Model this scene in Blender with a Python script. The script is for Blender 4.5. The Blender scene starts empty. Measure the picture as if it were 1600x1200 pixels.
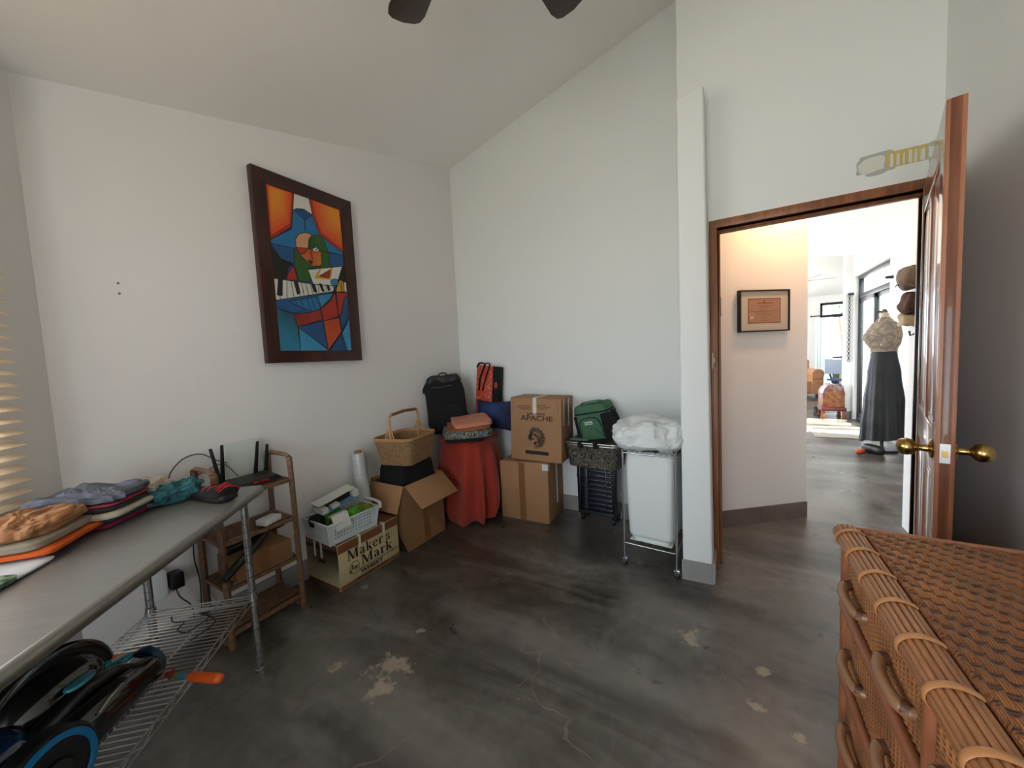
import bpy, bmesh, math, random
from math import sin, cos, pi, radians, sqrt, atan2
from mathutils import Vector, Matrix, noise
random.seed(4)
SC = bpy.context.scene
COL = SC.collection
# ------------------------------------------------------------------ materials
MATS = {}
def hexc(c):
    if isinstance(c, str):
        v = [int(c[i:i+2], 16)/255 for i in (0, 2, 4)]
        return tuple(x/12.92 if x <= .04045 else ((x+.055)/1.055)**2.4 for x in v)
    return c
def mat(name, col, rough=.6, metal=0., noise_amt=0., nscale=20., bump=0., bscale=80., sheen=0., coat=0., emit=None, estr=0., alpha=None, spec=None, stretch=None, col2=None):
    if name in MATS: return MATS[name]
    m = bpy.data.materials.new(name); m.use_nodes = True
    nt = m.node_tree; N = nt.nodes; L = nt.links
    b = N['Principled BSDF']
    c = hexc(col)
    b.inputs['Base Color'].default_value = (*c, 1)
    b.inputs['Roughness'].default_value = rough
    b.inputs['Metallic'].default_value = metal
    if sheen: b.inputs['Sheen Weight'].default_value = sheen
    if coat: b.inputs['Coat Weight'].default_value = coat
    if spec is not None: b.inputs['Specular IOR Level'].default_value = spec
    if emit: b.inputs['Emission Color'].default_value = (*hexc(emit), 1); b.inputs['Emission Strength'].default_value = estr
    if noise_amt or bump or col2:
        tc = N.new('ShaderNodeTexCoord'); src = tc.outputs['Object']
        if stretch:
            mp = N.new('ShaderNodeMapping'); mp.inputs['Scale'].default_value = stretch
            L.new(src, mp.inputs['Vector']); src = mp.outputs['Vector']
    if noise_amt or col2:
        n = N.new('ShaderNodeTexNoise'); n.inputs['Scale'].default_value = nscale; n.inputs['Detail'].default_value = 4
        L.new(src, n.inputs['Vector'])
        r = N.new('ShaderNodeValToRGB')
        ca = hexc(col2) if col2 else tuple(x*(1-noise_amt) for x in c)
        cb = c if col2 else tuple(min(1, x*(1+noise_amt)) for x in c)
        r.color_ramp.elements[0].position = .35; r.color_ramp.elements[1].position = .65
        r.color_ramp.elements[0].color = (*ca, 1); r.color_ramp.elements[1].color = (*cb, 1)
        L.new(n.outputs['Fac'], r.inputs['Fac']); L.new(r.outputs['Color'], b.inputs['Base Color'])
    if bump:
        n2 = N.new('ShaderNodeTexNoise'); n2.inputs['Scale'].default_value = bscale; n2.inputs['Detail'].default_value = 3
        L.new(src, n2.inputs['Vector'])
        bp = N.new('ShaderNodeBump'); bp.inputs['Strength'].default_value = bump; bp.inputs['Distance'].default_value = .004
        L.new(n2.outputs['Fac'], bp.inputs['Height']); L.new(bp.outputs['Normal'], b.inputs['Normal'])
    MATS[name] = m
    return m
def woodmat(name, c1, c2, rough=.45, scale=(60, 60, 4), coat=.0):
    return mat(name, c1, rough, nscale=1.0, col2=c2, stretch=scale, bump=.08, bscale=1.2, coat=coat)
def wallmat(name, col):
    if name in MATS: return MATS[name]
    m = mat(name, col, .85, bump=.15, bscale=9)
    nt = m.node_tree; N = nt.nodes; L = nt.links; b = N['Principled BSDF']
    tc = N.new('ShaderNodeTexCoord')
    n = N.new('ShaderNodeTexNoise'); n.inputs['Scale'].default_value = 1.3; n.inputs['Detail'].default_value = 5
    r = N.new('ShaderNodeValToRGB'); c = hexc(col)
    r.color_ramp.elements[0].color = (*[x*.965 for x in c], 1); r.color_ramp.elements[1].color = (*c, 1)
    L.new(tc.outputs['Object'], n.inputs['Vector']); L.new(n.outputs['Fac'], r.inputs['Fac']); L.new(r.outputs['Color'], b.inputs['Base Color'])
    return m
# ------------------------------------------------------------------ mesh builder
class M:
    def __init__(s): s.v = []; s.f = []; s.m = []
    def add(s, vs, fs, mi=0, T=None):
        o = len(s.v)
        s.v += [tuple(T @ Vector(p)) if T else tuple(p) for p in vs]
        s.f += [tuple(o+i for i in f) for f in fs]; s.m += [mi]*len(fs)
        return s
    def box(s, lo, hi, mi=0, T=None):
        x0, y0, z0 = lo; x1, y1, z1 = hi
        return s.add([(x0,y0,z0),(x1,y0,z0),(x1,y1,z0),(x0,y1,z0),(x0,y0,z1),(x1,y0,z1),(x1,y1,z1),(x0,y1,z1)],
                     [(0,3,2,1),(4,5,6,7),(0,1,5,4),(1,2,6,5),(2,3,7,6),(3,0,4,7)], mi, T)
    def cbox(s, c, d, mi=0, T=None):
        return s.box([c[i]-d[i]/2 for i in range(3)], [c[i]+d[i]/2 for i in range(3)], mi, T)
    def hexa(s, p, mi=0):   # 8 points, same order as box
        return s.add(p, [(0,3,2,1),(4,5,6,7),(0,1,5,4),(1,2,6,5),(2,3,7,6),(3,0,4,7)], mi)
    def tube(s, pts, r, n=8, mi=0, closed=False, cap=True, flat=1.0, T=None):
        pts = [Vector(p) for p in pts]; k = len(pts)
        rs = r if isinstance(r, (list, tuple)) else [r]*k
        vs = []; up = None
        for i, p in enumerate(pts):
            a = pts[(i-1) % k] if (closed or i > 0) else p
            b = pts[(i+1) % k] if (closed or i < k-1) else p
            t = (b-a).normalized() if (b-a).length > 1e-9 else Vector((0,0,1))
            if up is None:
                up = Vector((0,0,1)) if abs(t.z) < .9 else Vector((1,0,0))
            x = t.cross(up)
            if x.length < 1e-6: x = t.cross(Vector((0,1,0)))
            x.normalize(); y = x.cross(t).normalized(); up = y
            for j in range(n):
                an = 2*pi*j/n
                vs.append(p + x*cos(an)*rs[i] + y*sin(an)*rs[i]*flat)
        fs = []
        for i in range(k if closed else k-1):
            for j in range(n):
                a = i*n+j; b = i*n+(j+1) % n; c = ((i+1) % k)*n+(j+1) % n; d = ((i+1) % k)*n+j
                fs.append((a, b, c, d))
        if cap and not closed:
            fs.append(tuple(range(n-1, -1, -1))); fs.append(tuple((k-1)*n+j for j in range(n)))
        return s.add(vs, fs, mi, T)
    def cyl(s, c, r, z0, z1, n=24, mi=0, r2=None, T=None):
        r2 = r if r2 is None else r2
        return s.lathe([(r, z0), (r2, z1)], n, mi, c, T)
    def lathe(s, prof, n=24, mi=0, c=(0,0), T=None, cap=True):
        vs = []; k = len(prof)
        for (r, z) in prof:
            for j in range(n):
                vs.append((c[0]+r*cos(2*pi*j/n), c[1]+r*sin(2*pi*j/n), z))
        fs = [(i*n+j, i*n+(j+1) % n, (i+1)*n+(j+1) % n, (i+1)*n+j) for i in range(k-1) for j in range(n)]
        if cap: fs += [tuple(range(n-1, -1, -1)), tuple((k-1)*n+j for j in range(n))]
        return s.add(vs, fs, mi, T)
    def prism(s, out, z0, z1, mi=0, T=None):
        n = len(out)
        ar = sum(out[i][0]*out[(i+1) % n][1]-out[(i+1) % n][0]*out[i][1] for i in range(n))
        if ar < 0: out = out[::-1]
        vs = [(x, y, z0) for x, y in out]+[(x, y, z1) for x, y in out]
        fs = [tuple(range(n-1, -1, -1)), tuple(range(n, 2*n))]+[(i, (i+1) % n, n+(i+1) % n, n+i) for i in range(n)]
        return s.add(vs, fs, mi, T)
    def grid(s, fn, nu, nv, mi=0, cu=False, T=None, mfn=None):
        vs = [fn(i/(nu if cu else nu-1), j/(nv-1)) for j in range(nv) for i in range(nu)]
        fs = []; ms = []
        for j in range(nv-1):
            for i in range(nu if cu else nu-1):
                fs.append((j*nu+i, j*nu+(i+1) % nu, (j+1)*nu+(i+1) % nu, (j+1)*nu+i))
                ms.append(mfn(i, j) if mfn else mi)
        s.add(vs, fs, mi, T); s.m[-len(ms):] = ms
        return s
    def soft(s, size, e1=.3, e2=.3, amp=.01, sc=6., seed=0, folds=0, fa=.004, nu=56, nv=26, mi=0, T=None, flatb=True, aniso=(1,1,1)):
        a, b, c = [x/2 for x in size]
        def P(u, v):
            th = 2*pi*u; ph = -pi/2+pi*v
            sg = lambda x, e: math.copysign(abs(x)**e, x)
            cr = abs(cos(ph))**e1 if 1e-6 < v < 1-1e-6 else 0.0
            x = a*cr*sg(cos(th), e2); y = b*cr*sg(sin(th), e2); z = c*sg(sin(ph), e1)
            q = Vector((x*aniso[0]+seed*7.3, y*aniso[1]+seed*3.1, z*aniso[2]+seed))*sc
            d = noise.fractal(q, .9, 2.0, 4)*amp
            d2 = noise.noise(q*.6+Vector((9, 2, 4)))*amp
            rr = Vector((x/a, y/b, z/c)); 
            if rr.length > 0: rr.normalize()
            x += rr.x*d+d2*.7; y += rr.y*d-d2*.7
            if folds:
                k = abs(sin(pi*folds*(z/c+1)/2))
                x += math.copysign(1, x)*fa*(k-.5)*(1 if abs(x) > a*.7 else 0); y += math.copysign(1, y)*fa*(k-.5)*(1 if abs(y) > b*.7 else 0)
            if z > 0: z += d*.9*max(0, sin(ph))
            if not flatb and z <= 0: z += d*.9
            return (x, y, z+c)
        return s.grid(P, nu, nv, mi, cu=True, T=T)
    def build(s, name, mats, parent=None, smooth=None, bevel=0, loc=None, rot=None, bseg=2):
        me = bpy.data.meshes.new(name); me.from_pydata(s.v, [], s.f)
        if not isinstance(mats, (list, tuple)): mats = [mats]
        for x in mats: me.materials.append(x)
        me.polygons.foreach_set('material_index', s.m)
        bm = bmesh.new(); bm.from_mesh(me); bmesh.ops.remove_doubles(bm, verts=bm.verts, dist=1e-6)
        bmesh.ops.recalc_face_normals(bm, faces=bm.faces)
        if bevel:
            es = [e for e in bm.edges if len(e.link_faces) == 2 and e.calc_face_angle(0) > .6]
            bmesh.ops.bevel(bm, geom=es, offset=bevel, segments=bseg, affect='EDGES', profile=.5, clamp_overlap=True)
        bm.to_mesh(me); bm.free(); me.update()
        if smooth or bevel:
            me.shade_smooth()
            try: me.set_sharp_from_angle(angle=radians(smooth if smooth and smooth is not True else 38))
            except Exception: pass
        o = bpy.data.objects.new(name, me); COL.objects.link(o)
        if parent: o.parent = parent
        if loc: o.location = loc
        if rot: o.rotation_euler = rot
        return o
def tag(o, label, cat, group=None, kind=None):
    o['label'] = label; o['category'] = cat
    if group: o['group'] = group
    if kind: o['kind'] = kind
    return o
def thing(name, label, cat, loc=(0,0,0), rz=0, group=None, rot=None):
    o = bpy.data.objects.new(name, None); COL.objects.link(o)
    o.location = loc; o.rotation_euler = rot if rot else (0, 0, rz); o.empty_display_size = .05
    return tag(o, label, cat, group)
def struct(o): o['kind'] = 'structure'; return o
def face_T(origin, right, up):
    r = Vector(right).normalized(); u = Vector(up).normalized(); n = r.cross(u).normalized(); u = n.cross(r)
    T = Matrix.Identity(4)
    for i in range(3): T[i][0] = r[i]; T[i][1] = u[i]; T[i][2] = n[i]; T[i][3] = origin[i]
    return T
def text(name, body, size, m, parent, T, bold=0., shear=0., width=1., align='LEFT', space=1., ext=.0003, yscale=1.):
    cu = bpy.data.curves.new(name, 'FONT'); cu.body = body; cu.size = size; cu.offset = bold; cu.shear = shear
    cu.align_x = align; cu.space_character = space; cu.extrude = ext; cu.resolution_u = 3
    tmp = bpy.data.objects.new('tmp', cu); COL.objects.link(tmp)
    dg = bpy.context.evaluated_depsgraph_get(); dg.update()
    me = bpy.data.meshes.new_from_object(tmp.evaluated_get(dg)); bpy.data.objects.remove(tmp); bpy.data.curves.remove(cu)
    me.transform(T @ Matrix.Diagonal((width, yscale, 1, 1)))
    me.materials.clear(); me.materials.append(m)
    for p in me.polygons: p.material_index = 0
    o = bpy.data.objects.new(name, me); COL.objects.link(o); o.parent = parent
    return o
def arc(c, r, a0, a1, n, plane='xz'):
    o = []
    for i in range(n+1):
        a = a0+(a1-a0)*i/n; p, q = r*cos(a), r*sin(a)
        o.append((c[0]+p, c[1], c[2]+q) if plane == 'xz' else ((c[0], c[1]+p, c[2]+q) if plane == 'yz' else (c[0]+p, c[1]+q, c[2])))
    return o
def bez(pts, n=12):     # catmull-rom through points
    P = [Vector(p) for p in pts]; P = [2*P[0]-P[1]]+P+[2*P[-1]-P[-2]]; o = []
    for i in range(1, len(P)-2):
        for k in range(n):
            t = k/n; a, b, c, d = P[i-1:i+3]
            o.append(.5*((2*b)+(c-a)*t+(2*a-5*b+4*c-d)*t*t+(3*b-a-3*c+d)*t**3))
    o.append(P[-2]); return o
# ------------------------------------------------------------------ shared materials
W_A = wallmat('plaster white', (.76,.735,.715))
W_L = wallmat('plaster bright', (.75,.775,.755))
CEILM = wallmat('ceiling paint', (.88,.86,.83))
TILE = mat('grey baseboard tile', '8c8a88', .5, noise_amt=.1, nscale=6)
TILED = mat('brown baseboard tile', '6f6259', .5, noise_amt=.15, nscale=6)
GROUT = mat('grout', 'b9b2a6', .8)
CARD = mat('kraft cardboard', '86623f', .8, noise_amt=.06, nscale=5, bump=.05, bscale=200)
CARD2 = mat('tan cardboard', '9a7350', .8, noise_amt=.05, nscale=4)
CARDD = mat('brown cardboard', '6e4226', .8, noise_amt=.06, nscale=6)
TAPE = mat('clear parcel tape', 'cfc9bd', .3, coat=.4)
BLACKF = mat('black fabric', '07070a', .9, bump=.2, bscale=300)
BLACKP = mat('black plastic', '0b0c0e', .35)
BLACKG = mat('glossy black plastic', '07080a', .12, coat=.6)
CHROME = mat('chrome', (.55,.56,.58), .16, 1.)
STEEL = mat('brushed steel', (.42,.43,.42), .34, .85, noise_amt=.05, nscale=3, stretch=(2,40,2))
WHITEP = mat('white plastic', 'dfe3e4', .35)
INK = mat('black ink', '17120f', .7)
DOORW = woodmat('reddish door wood', 'a56a4c', '855036', .30, (40,40,2.5), coat=.7)
DOORE = woodmat('door edge wood', '8f5b3c', '6e432a', .4, (40,40,2.5))
TRIMW = woodmat('door casing wood', '94603a', '77492b', .42, (40,40,3))
BAMB = woodmat('bamboo wood', '80614a', '664a34', .45, (50,50,50))
BRASS = mat('brass', (.46,.31,.10), .25, 1.)
WICK = mat('wicker tan', '8b6c4a', .6, noise_amt=.22, nscale=45)
CANE = mat('rattan cane', 'a5693c', .42, noise_amt=.18, nscale=14, coat=.2)
CANED = mat('dark rattan', '6b3d22', .5, noise_amt=.2, nscale=25)

def glyphs(word, T, h, sx=1.0):
    """slab serif lettering drawn stroke by stroke; h = cap height"""
    mb = M(); X = 0.0; q = [0]
    def P(pts):
        mb.prism([((X+x)*h*sx, y*h) for x, y in pts], 0, .0004+.00002*(q[0] % 7), 0, T); q[0] += 1
    def st(x, w, y0, y1): P([(x,y0),(x+w,y0),(x+w,y1),(x,y1)])
    def sf(x0, x1, y): P([(x0,y),(x1,y),(x1,y+.055),(x0,y+.055)])
    def dg(x0, y0, x1, y1, w): P([(x0,y0),(x0+w,y0),(x1+w,y1),(x1,y1)])
    def el(cx, cy, rx, ry, th, tv, a0=0, a1=360, n=16):
        for i in range(n):
            a = radians(a0+(a1-a0)*i/n); b = radians(a0+(a1-a0)*(i+1)/n)
            P([(cx+rx*cos(a), cy+ry*sin(a)), (cx+rx*cos(b), cy+ry*sin(b)), (cx+(rx-th)*cos(b), cy+(ry-tv)*sin(b)), (cx+(rx-th)*cos(a), cy+(ry-tv)*sin(a))])
    for c in word:
        if c == 'M':
            st(.10,.07,0,1); st(.78,.17,0,1); dg(.10,1,.44,0,.17); dg(.44,0,.80,1,.08); sf(0,.28,0); sf(0,.26,.945); sf(.68,1.05,0); sf(.80,1.05,.945); X += 1.12
        elif c == 'a':
            st(.30,.15,0,.5); el(.22,.46,.23,.22,.12,.07,5,150); el(.24,.19,.22,.20,.14,.06); sf(.30,.55,0); X += .62
        elif c == 'k':
            st(.07,.15,0,1); sf(0,.30,0); sf(0,.2,.945); dg(.20,.28,.46,.66,.07); dg(.42,0,.24,.40,.17); sf(.36,.64,0); sf(.38,.60,.62); X += .68
        elif c == 'e':
            el(.27,.34,.27,.35,.15,.07,20,325); st(.10,.42,.34,.40); X += .60
        elif c == 'r':
            st(.07,.15,0,.66); sf(0,.32,0); sf(0,.2,.62); el(.34,.50,.16,.18,.10,.10,20,150); X += .52
        elif c == "'":
            P([(.05,1.02),(.17,1.02),(.12,.74),(.08,.74)]); X += .24
        elif c == 's':
            el(.22,.50,.19,.18,.11,.07,20,270); el(.24,.18,.20,.19,.12,.07,-160,90); st(.02,.045,.04,.22); st(.37,.045,.46,.64); X += .52
    return mb
PS=[('or',[(-2,100),(34,101),(27,78),(-2,67)]),('wh',[(34,101),(54,100),(57,90),(31,89)]),('or2',[(54,100),(99,101),(100,69),(65,78),(57,90)]),('bl',[(31,89),(36,91),(46,92),(57,90),(65,78),(99,70),(98,60),(77,58),(27,55),(-2,65),(-2,67),(27,77)]),('bd',[(33,89),(46,92),(56,90),(46,85)]),('bd',[(-2,65),(28,65),(27,55),(10,57)]),('bd',[(76,68),(99,68),(98,60),(77,58)]),('bk',[(-2,63),(10,57),(26,55),(18,52),(15,45),(-4,43)]),('bk',[(95,60),(101,60),(100,49),(87,49)]),('gr',[(28,65),(32,66),(36,61),(45,58),(62,57),(53,55),(44,54),(47,45),(31,45),(27,55)]),('gr',[(47,67),(50,73),(57,77),(66,78),(72,74),(76,67),(77,58),(76,56),(59,50),(62,57),(65,67),(58,71),(53,67)]),('tn',[(31,66),(31,71),(36,75),(45,77),(54,77),(49,73),(47,67)]),('fa',[(31,66),(47,67),(53,67),(65,67),(65,59),(62,57),(51,56),(45,58),(37,61)]),('rd',[(31,66),(46,67),(41,63),(35,62)]),('wh',[(52,67),(57,69),(63,68),(60,66),(56,66)]),('dk',[(57,68),(60,68),(60,67),(57,67)]),('dk',[(46,60),(53,59),(50,57),(46,58)]),('rd',[(15,44),(17,48),(25,54),(30,45)]),('wh',[(44,53),(96,60),(87,49),(79,45),(50,44)]),('ye',[(61,55),(54,50),(53,48),(76,49),(81,58),(77,57),(75,50),(58,50),(63,55)]),('rd',[(59,50),(77,56),(74,50)]),('wh',[(0,44),(15,44),(47,44),(83,45),(78,41),(2,31),(0,31)]),('wh',[(96,49),(100,49),(100,42),(96,42)]),('bk',[(5,44),(10,44),(8,34),(2,34)]),('bk',[(24,44),(29,44),(31,37),(27,36)]),('bk',[(47,44),(52,44),(54,39),(50,39)]),('bk',[(58,45),(62,45),(65,40),(62,40)]),('bk',[(69,45),(72,45),(74,42),(71,41)]),('bd',[(0,31),(2,31),(79,41),(72,35),(60,29),(48,26),(43,25),(30,24),(19,24),(0,26)]),('bl',[(16,31),(79,40),(73,35),(59,29),(48,26),(36,27),(24,29)]),('lb',[(55,37),(78,40),(71,35),(58,29)]),('re',[(19,23),(30,24),(43,25),(57,28),(59,21),(24,15)]),('rd',[(58,28),(74,35),(81,41),(84,24),(60,20)]),('rd',[(83,41),(96,41),(100,42),(100,39),(96,38),(88,26),(84,24)]),('oo',[(60,20),(84,23),(86,13),(64,0)]),('te',[(0,26),(19,23),(24,15),(25,0),(-1,0)]),('lb',[(25,15),(64,0),(25,0)]),('bd',[(24,15),(59,20),(63,1)]),('bd',[(96,38),(101,39),(102,24),(87,14),(85,24),(89,26)]),('lb',[(101,23),(103,0),(93,0),(87,12)]),('bd',[(86,12),(93,0),(66,0)]),('ye',[(82,41),(88,49),(92,50),(95,49),(96,42)]),('lb',[(75,47),(77,49),(82,50),(86,50),(87,48),(85,46),(80,45),(81,42),(78,45)])]
PL=[[(45,85),(44,78)],[(51,66),(51,61),(53,61)],[(15,44),(13,32)],[(20,44),(22,34)],[(33,44),(36,35)],[(39,44),(42,36)],[(45,44),(48,37)],[(56,44),(57,39)],[(67,45),(68,40)],[(5,34),(5,31)],[(29,36),(30,35)],[(52,39),(53,38)],[(23,32),(26,29)],[(31,33),(35,27)],[(38,35),(44,26)],[(45,36),(50,27)],[(51,36),(57,29)],[(88,49),(92,42)],[(92,49),(92,42)],[(82,41),(84,24)],[(65,67),(98,68)]]
# ================================================================== SHELL
def ceilz(x, y): return 3.236+.2627*(y-3.005)+.2616*(x+2.367)
def livz(x, y): return 2.86+.2*(1.87-x)
def wall(name, p0, p1, th, top, m, ops=(), out=1, z0=0.):
    """p0->p1 is the room face; thickness goes to the right of travel when out=1"""
    a = Vector(p0); b = Vector(p1); L = (b-a).length; d = (b-a)/L; n = Vector((d.y, -d.x))*th*out
    mb = M(); cuts = sorted({0., L, *[o[0] for o in ops], *[o[1] for o in ops]})
    def blk(s0, s1, za, zb):
        q = [a+d*s0, a+d*s1, a+d*s1+n, a+d*s0+n]
        f = (lambda p: top(p.x, p.y)+.02) if zb is None else (lambda p: zb)
        mb.hexa([(p.x, p.y, za) for p in q]+[(p.x, p.y, f(p)) for p in q])
    for s0, s1 in zip(cuts, cuts[1:]):
        op = [o for o in ops if o[0] <= s0+1e-6 and o[1] >= s1-1e-6]
        if not op: blk(s0, s1, z0, None)
        else:
            o = op[0]
            if o[2] > z0+1e-6: blk(s0, s1, z0, o[2])
            blk(s0, s1, o[3], None)
    return struct(mb.build(name, m))
XA, YB, YD, XE = -2.367, 3.005, 2.548, .851
CW = Vector((-2.367, .346)); dW = Vector((.669, -.743)); nW = Vector((.743, .669))
PW = CW+dW*2.6
wall('wall_left', (XA, YB+.15), (XA, .346-.1), .15, ceilz, W_A, out=1)
wall('wall_back', (XA-.15, YB), (-.14, YB), .15, ceilz, W_L, out=-1)
wall('wall_window', CW-dW*.0, PW, .2, ceilz, W_A, ops=[(.265, 1.8, .93, 2.2)], out=1)
wall('wall_rear', (PW.x-.2, PW.y), (XE+.15, PW.y), .15, ceilz, W_L, ops=[(.08, 1.15, .0, 2.15)], out=1)
wall('wall_right', (XE, PW.y), (XE, YD+.02), .15, ceilz, W_L, out=1)
# wall around the doorway, with a return to the back wall
md = M()
for (x0, x1, za, zb) in ((-.262, -.06, 0, None), (-.06, .815, 2.06, None), (.815, 1.2, 0, None)):
    q = [(x0, YD), (x1, YD), (x1, YD+.13), (x0, YD+.13)]
    md.hexa([(x, y, za) for x, y in q]+[(x, y, ceilz(x, y)+.02) for x, y in q])
q = [(-.262, YD+.13), (-.14, YD+.13), (-.14, YB+.15), (-.262, YB+.15)]
md.hexa([(x, y, 0) for x, y in q]+[(x, y, ceilz(x, y)+.02) for x, y in q])
wd = struct(md.build('wall_door', W_L))
# unpainted filler where a plate was taken off above the door
rng = random.Random(3)
def blob(mb, cx, cz, w, h, n, dy, mi, seed):
    pts = []
    for i in range(n):
        a = 2*pi*i/n; k = 1+.28*noise.noise(Vector((cos(a)*1.7+seed, sin(a)*1.7, seed*3.)))
        k *= 1
        sg = lambda x, e: math.copysign(abs(x)**e, x)
        pts.append((cx+w*.5*k*sg(cos(a), .6), YD-dy, cz+h*.5*k*sg(sin(a), .6)))
    mb.add(pts+[(cx, YD-dy, cz)], [(i, (i+1) % n, n) for i in range(n)], mi)
mp = M()
blob(mp, .625, 2.222, .15, .10, 40, .0012, 0, 1.3); blob(mp, .605, 2.222, .10, .070, 36, .0018, 1, 4.1)
mp.add([(.66,YD-.0016,2.188),(.84,YD-.0016,2.19),(.84,YD-.0016,2.262),(.66,YD-.0016,2.262)], [(0,1,2,3)], 2)
for i, x in enumerate((.672, .694, .716, .735, .755, .775, .80)):
    w = (.013, .012, .008, .014, .010, .017, .02)[i]
    mp.add([(x,YD-.0022,2.192+.004*(i % 2)),(x+w,YD-.0022,2.19),(x+w*.9,YD-.0022,2.250),(x+.002,YD-.0022,2.253-.006*(i % 3))], [(0,1,2,3)], 1)
blob(mp, .835, 2.222, .075, .10, 30, .0026, 0, 7.7); blob(mp, .822, 2.22, .045, .055, 30, .003, 1, 2.2)
mp.build('filler_patch', [mat('grey filler', 'a9ada6', .85), mat('pale filler', 'd0d1c8', .85), mat('yellow old paint', 'c3b06a', .8)], wd)
# pier beside the door (soft hand-plastered edges)
mc = M()
mc.hexa([(-.247,2.33,0),(-.088,2.341,0),(-.088,YD+.01,0),(-.247,YD+.01,0),(-.247,2.335,2.735),(-.112,2.345,2.765),(-.112,YD+.01,2.775),(-.247,YD+.01,2.745)])
struct(mc.build('wall_pier', W_L, bevel=.012, bseg=3))
# baseboards
def bb(name, segs, h=.128, m=TILE, tile=.4, t=.012):
    mb = M()
    for (a, b, side) in segs:
        a = Vector(a); b = Vector(b); L = (b-a).length; d = (b-a)/L; n = Vector((-d.y, d.x))*t*side; k = max(1, round(L/tile))
        for i in range(k):
            p = a+d*(L*i/k+.002); q = a+d*(L*(i+1)/k-.001)
            mb.hexa([(p.x,p.y,0),(q.x,q.y,0),(q.x+n.x,q.y+n.y,0),(p.x+n.x,p.y+n.y,0),(p.x,p.y,h),(q.x,q.y,h),(q.x+n.x,q.y+n.y,h),(p.x+n.x,p.y+n.y,h)])
        n2 = n*.7
        mb.hexa([(a.x,a.y,0),(b.x,b.y,0),(b.x+n2.x,b.y+n2.y,0),(a.x+n2.x,a.y+n2.y,0),(a.x,a.y,h-.001),(b.x,b.y,h-.001),(b.x+n2.x,b.y+n2.y,h-.001),(a.x+n2.x,a.y+n2.y,h-.001)], 1)
    return struct(mb.build(name, [m, GROUT]))
bb('baseboard_left', [((XA, .35), (XA, YB), -1)])
bb('baseboard_back', [((XA, YB), (-.262, YB), -1)])
bb('baseboard_pier', [((-.252, 2.33), (-.084, 2.341), -1), ((-.088, 2.341), (-.088, YD), -1)], h=.118)
bb('baseboard_right', [((XE, YD), (XE, PW.y), -1)])
# ceilings
def plate(name, poly, zf, th, m):
    n = len(poly); mb = M()
    mb.add([(x, y, zf(x, y)) for x, y in poly]+[(x, y, zf(x, y)+th) for x, y in poly],
           [tuple(range(n)), tuple(range(2*n-1, n-1, -1))]+[(i, (i+1) % n, n+(i+1) % n, n+i) for i in range(n)])
    return struct(mb.build(name, m))
plate('ceiling', [(XA-.2, .1), (PW.x-.4, PW.y-.2), (XE+.2, PW.y-.2), (XE+.2, YD+.132), (-.14, YD+.132), (-.14, YB+.15), (XA-.2, YB+.15)], ceilz, .15, CEILM)
# floor: one slab of polished, stained concrete
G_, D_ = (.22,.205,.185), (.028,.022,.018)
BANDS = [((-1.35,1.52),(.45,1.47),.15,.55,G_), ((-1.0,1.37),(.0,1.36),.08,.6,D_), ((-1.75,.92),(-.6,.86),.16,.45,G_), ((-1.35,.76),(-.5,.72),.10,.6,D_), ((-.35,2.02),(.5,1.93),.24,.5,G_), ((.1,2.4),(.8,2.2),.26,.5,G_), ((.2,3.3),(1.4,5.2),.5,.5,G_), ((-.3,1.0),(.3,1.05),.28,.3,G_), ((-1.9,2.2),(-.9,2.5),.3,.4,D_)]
fm = bpy.data.materials.new('stained polished concrete'); fm.use_nodes = True
N = fm.node_tree.nodes; L = fm.node_tree.links; B = N['Principled BSDF']
tc = N.new('ShaderNodeTexCoord')
def nz(scale, detail, st=(1,1,1), rot=0, dist=0., ro=.6):
    mp_ = N.new('ShaderNodeMapping'); mp_.inputs['Scale'].default_value = st; mp_.inputs['Rotation'].default_value = (0,0,rot)
    n = N.new('ShaderNodeTexNoise'); n.inputs['Scale'].default_value = scale; n.inputs['Detail'].default_value = detail; n.inputs['Distortion'].default_value = dist; n.inputs['Roughness'].default_value = ro
    L.new(tc.outputs['Object'], mp_.inputs['Vector']); L.new(mp_.outputs['Vector'], n.inputs['Vector']); return n.outputs['Fac']
def ramp(src, stops):
    r = N.new('ShaderNodeValToRGB'); e = r.color_ramp.elements
    while len(e) < len(stops): e.new(.5)
    for i, (p, c) in enumerate(stops): e[i].position = p; e[i].color = (*c, 1)
    L.new(src, r.inputs['Fac']); return r.outputs['Color']
def mixc(fac, a, b, bt='MIX'):
    x = N.new('ShaderNodeMix'); x.data_type = 'RGBA'; x.blend_type = bt
    if hasattr(fac, 'links'): L.new(fac, x.inputs[0])
    else: x.inputs[0].default_value = fac
    for k, s in ((6, a), (7, b)):
        if hasattr(s, 'links'): L.new(s, x.inputs[k])
        else: x.inputs[k].default_value = (*s, 1)
    return x.outputs[2]
def mth(op, a, b=0.):
    x = N.new('ShaderNodeMath'); x.operation = op
    for k, s in ((0, a), (1, b)):
        if hasattr(s, 'links'): L.new(s, x.inputs[k])
        else: x.inputs[k].default_value = s
    return x.outputs[0]
base = ramp(nz(1.1, 7, dist=.6), [(.3, (.030,.024,.018)), (.46, (.052,.044,.035)), (.58, (.105,.094,.080)), (.75, (.20,.185,.165))])
streak = ramp(nz(1.0, 6, (.7,2.6,1), radians(28), .8), [(.44, (0,0,0)), (.60, (.55,.55,.55)), (.72, (1,1,1))])
col = mixc(streak, base, (.21,.195,.18))
fine = ramp(nz(14, 8, dist=.3), [(.3, (.72,.72,.72)), (.7, (1.2,1.2,1.2))])
col = mixc(1., col, fine, 'MULTIPLY')
wob = nz(3.2, 6, ro=.65)
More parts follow.
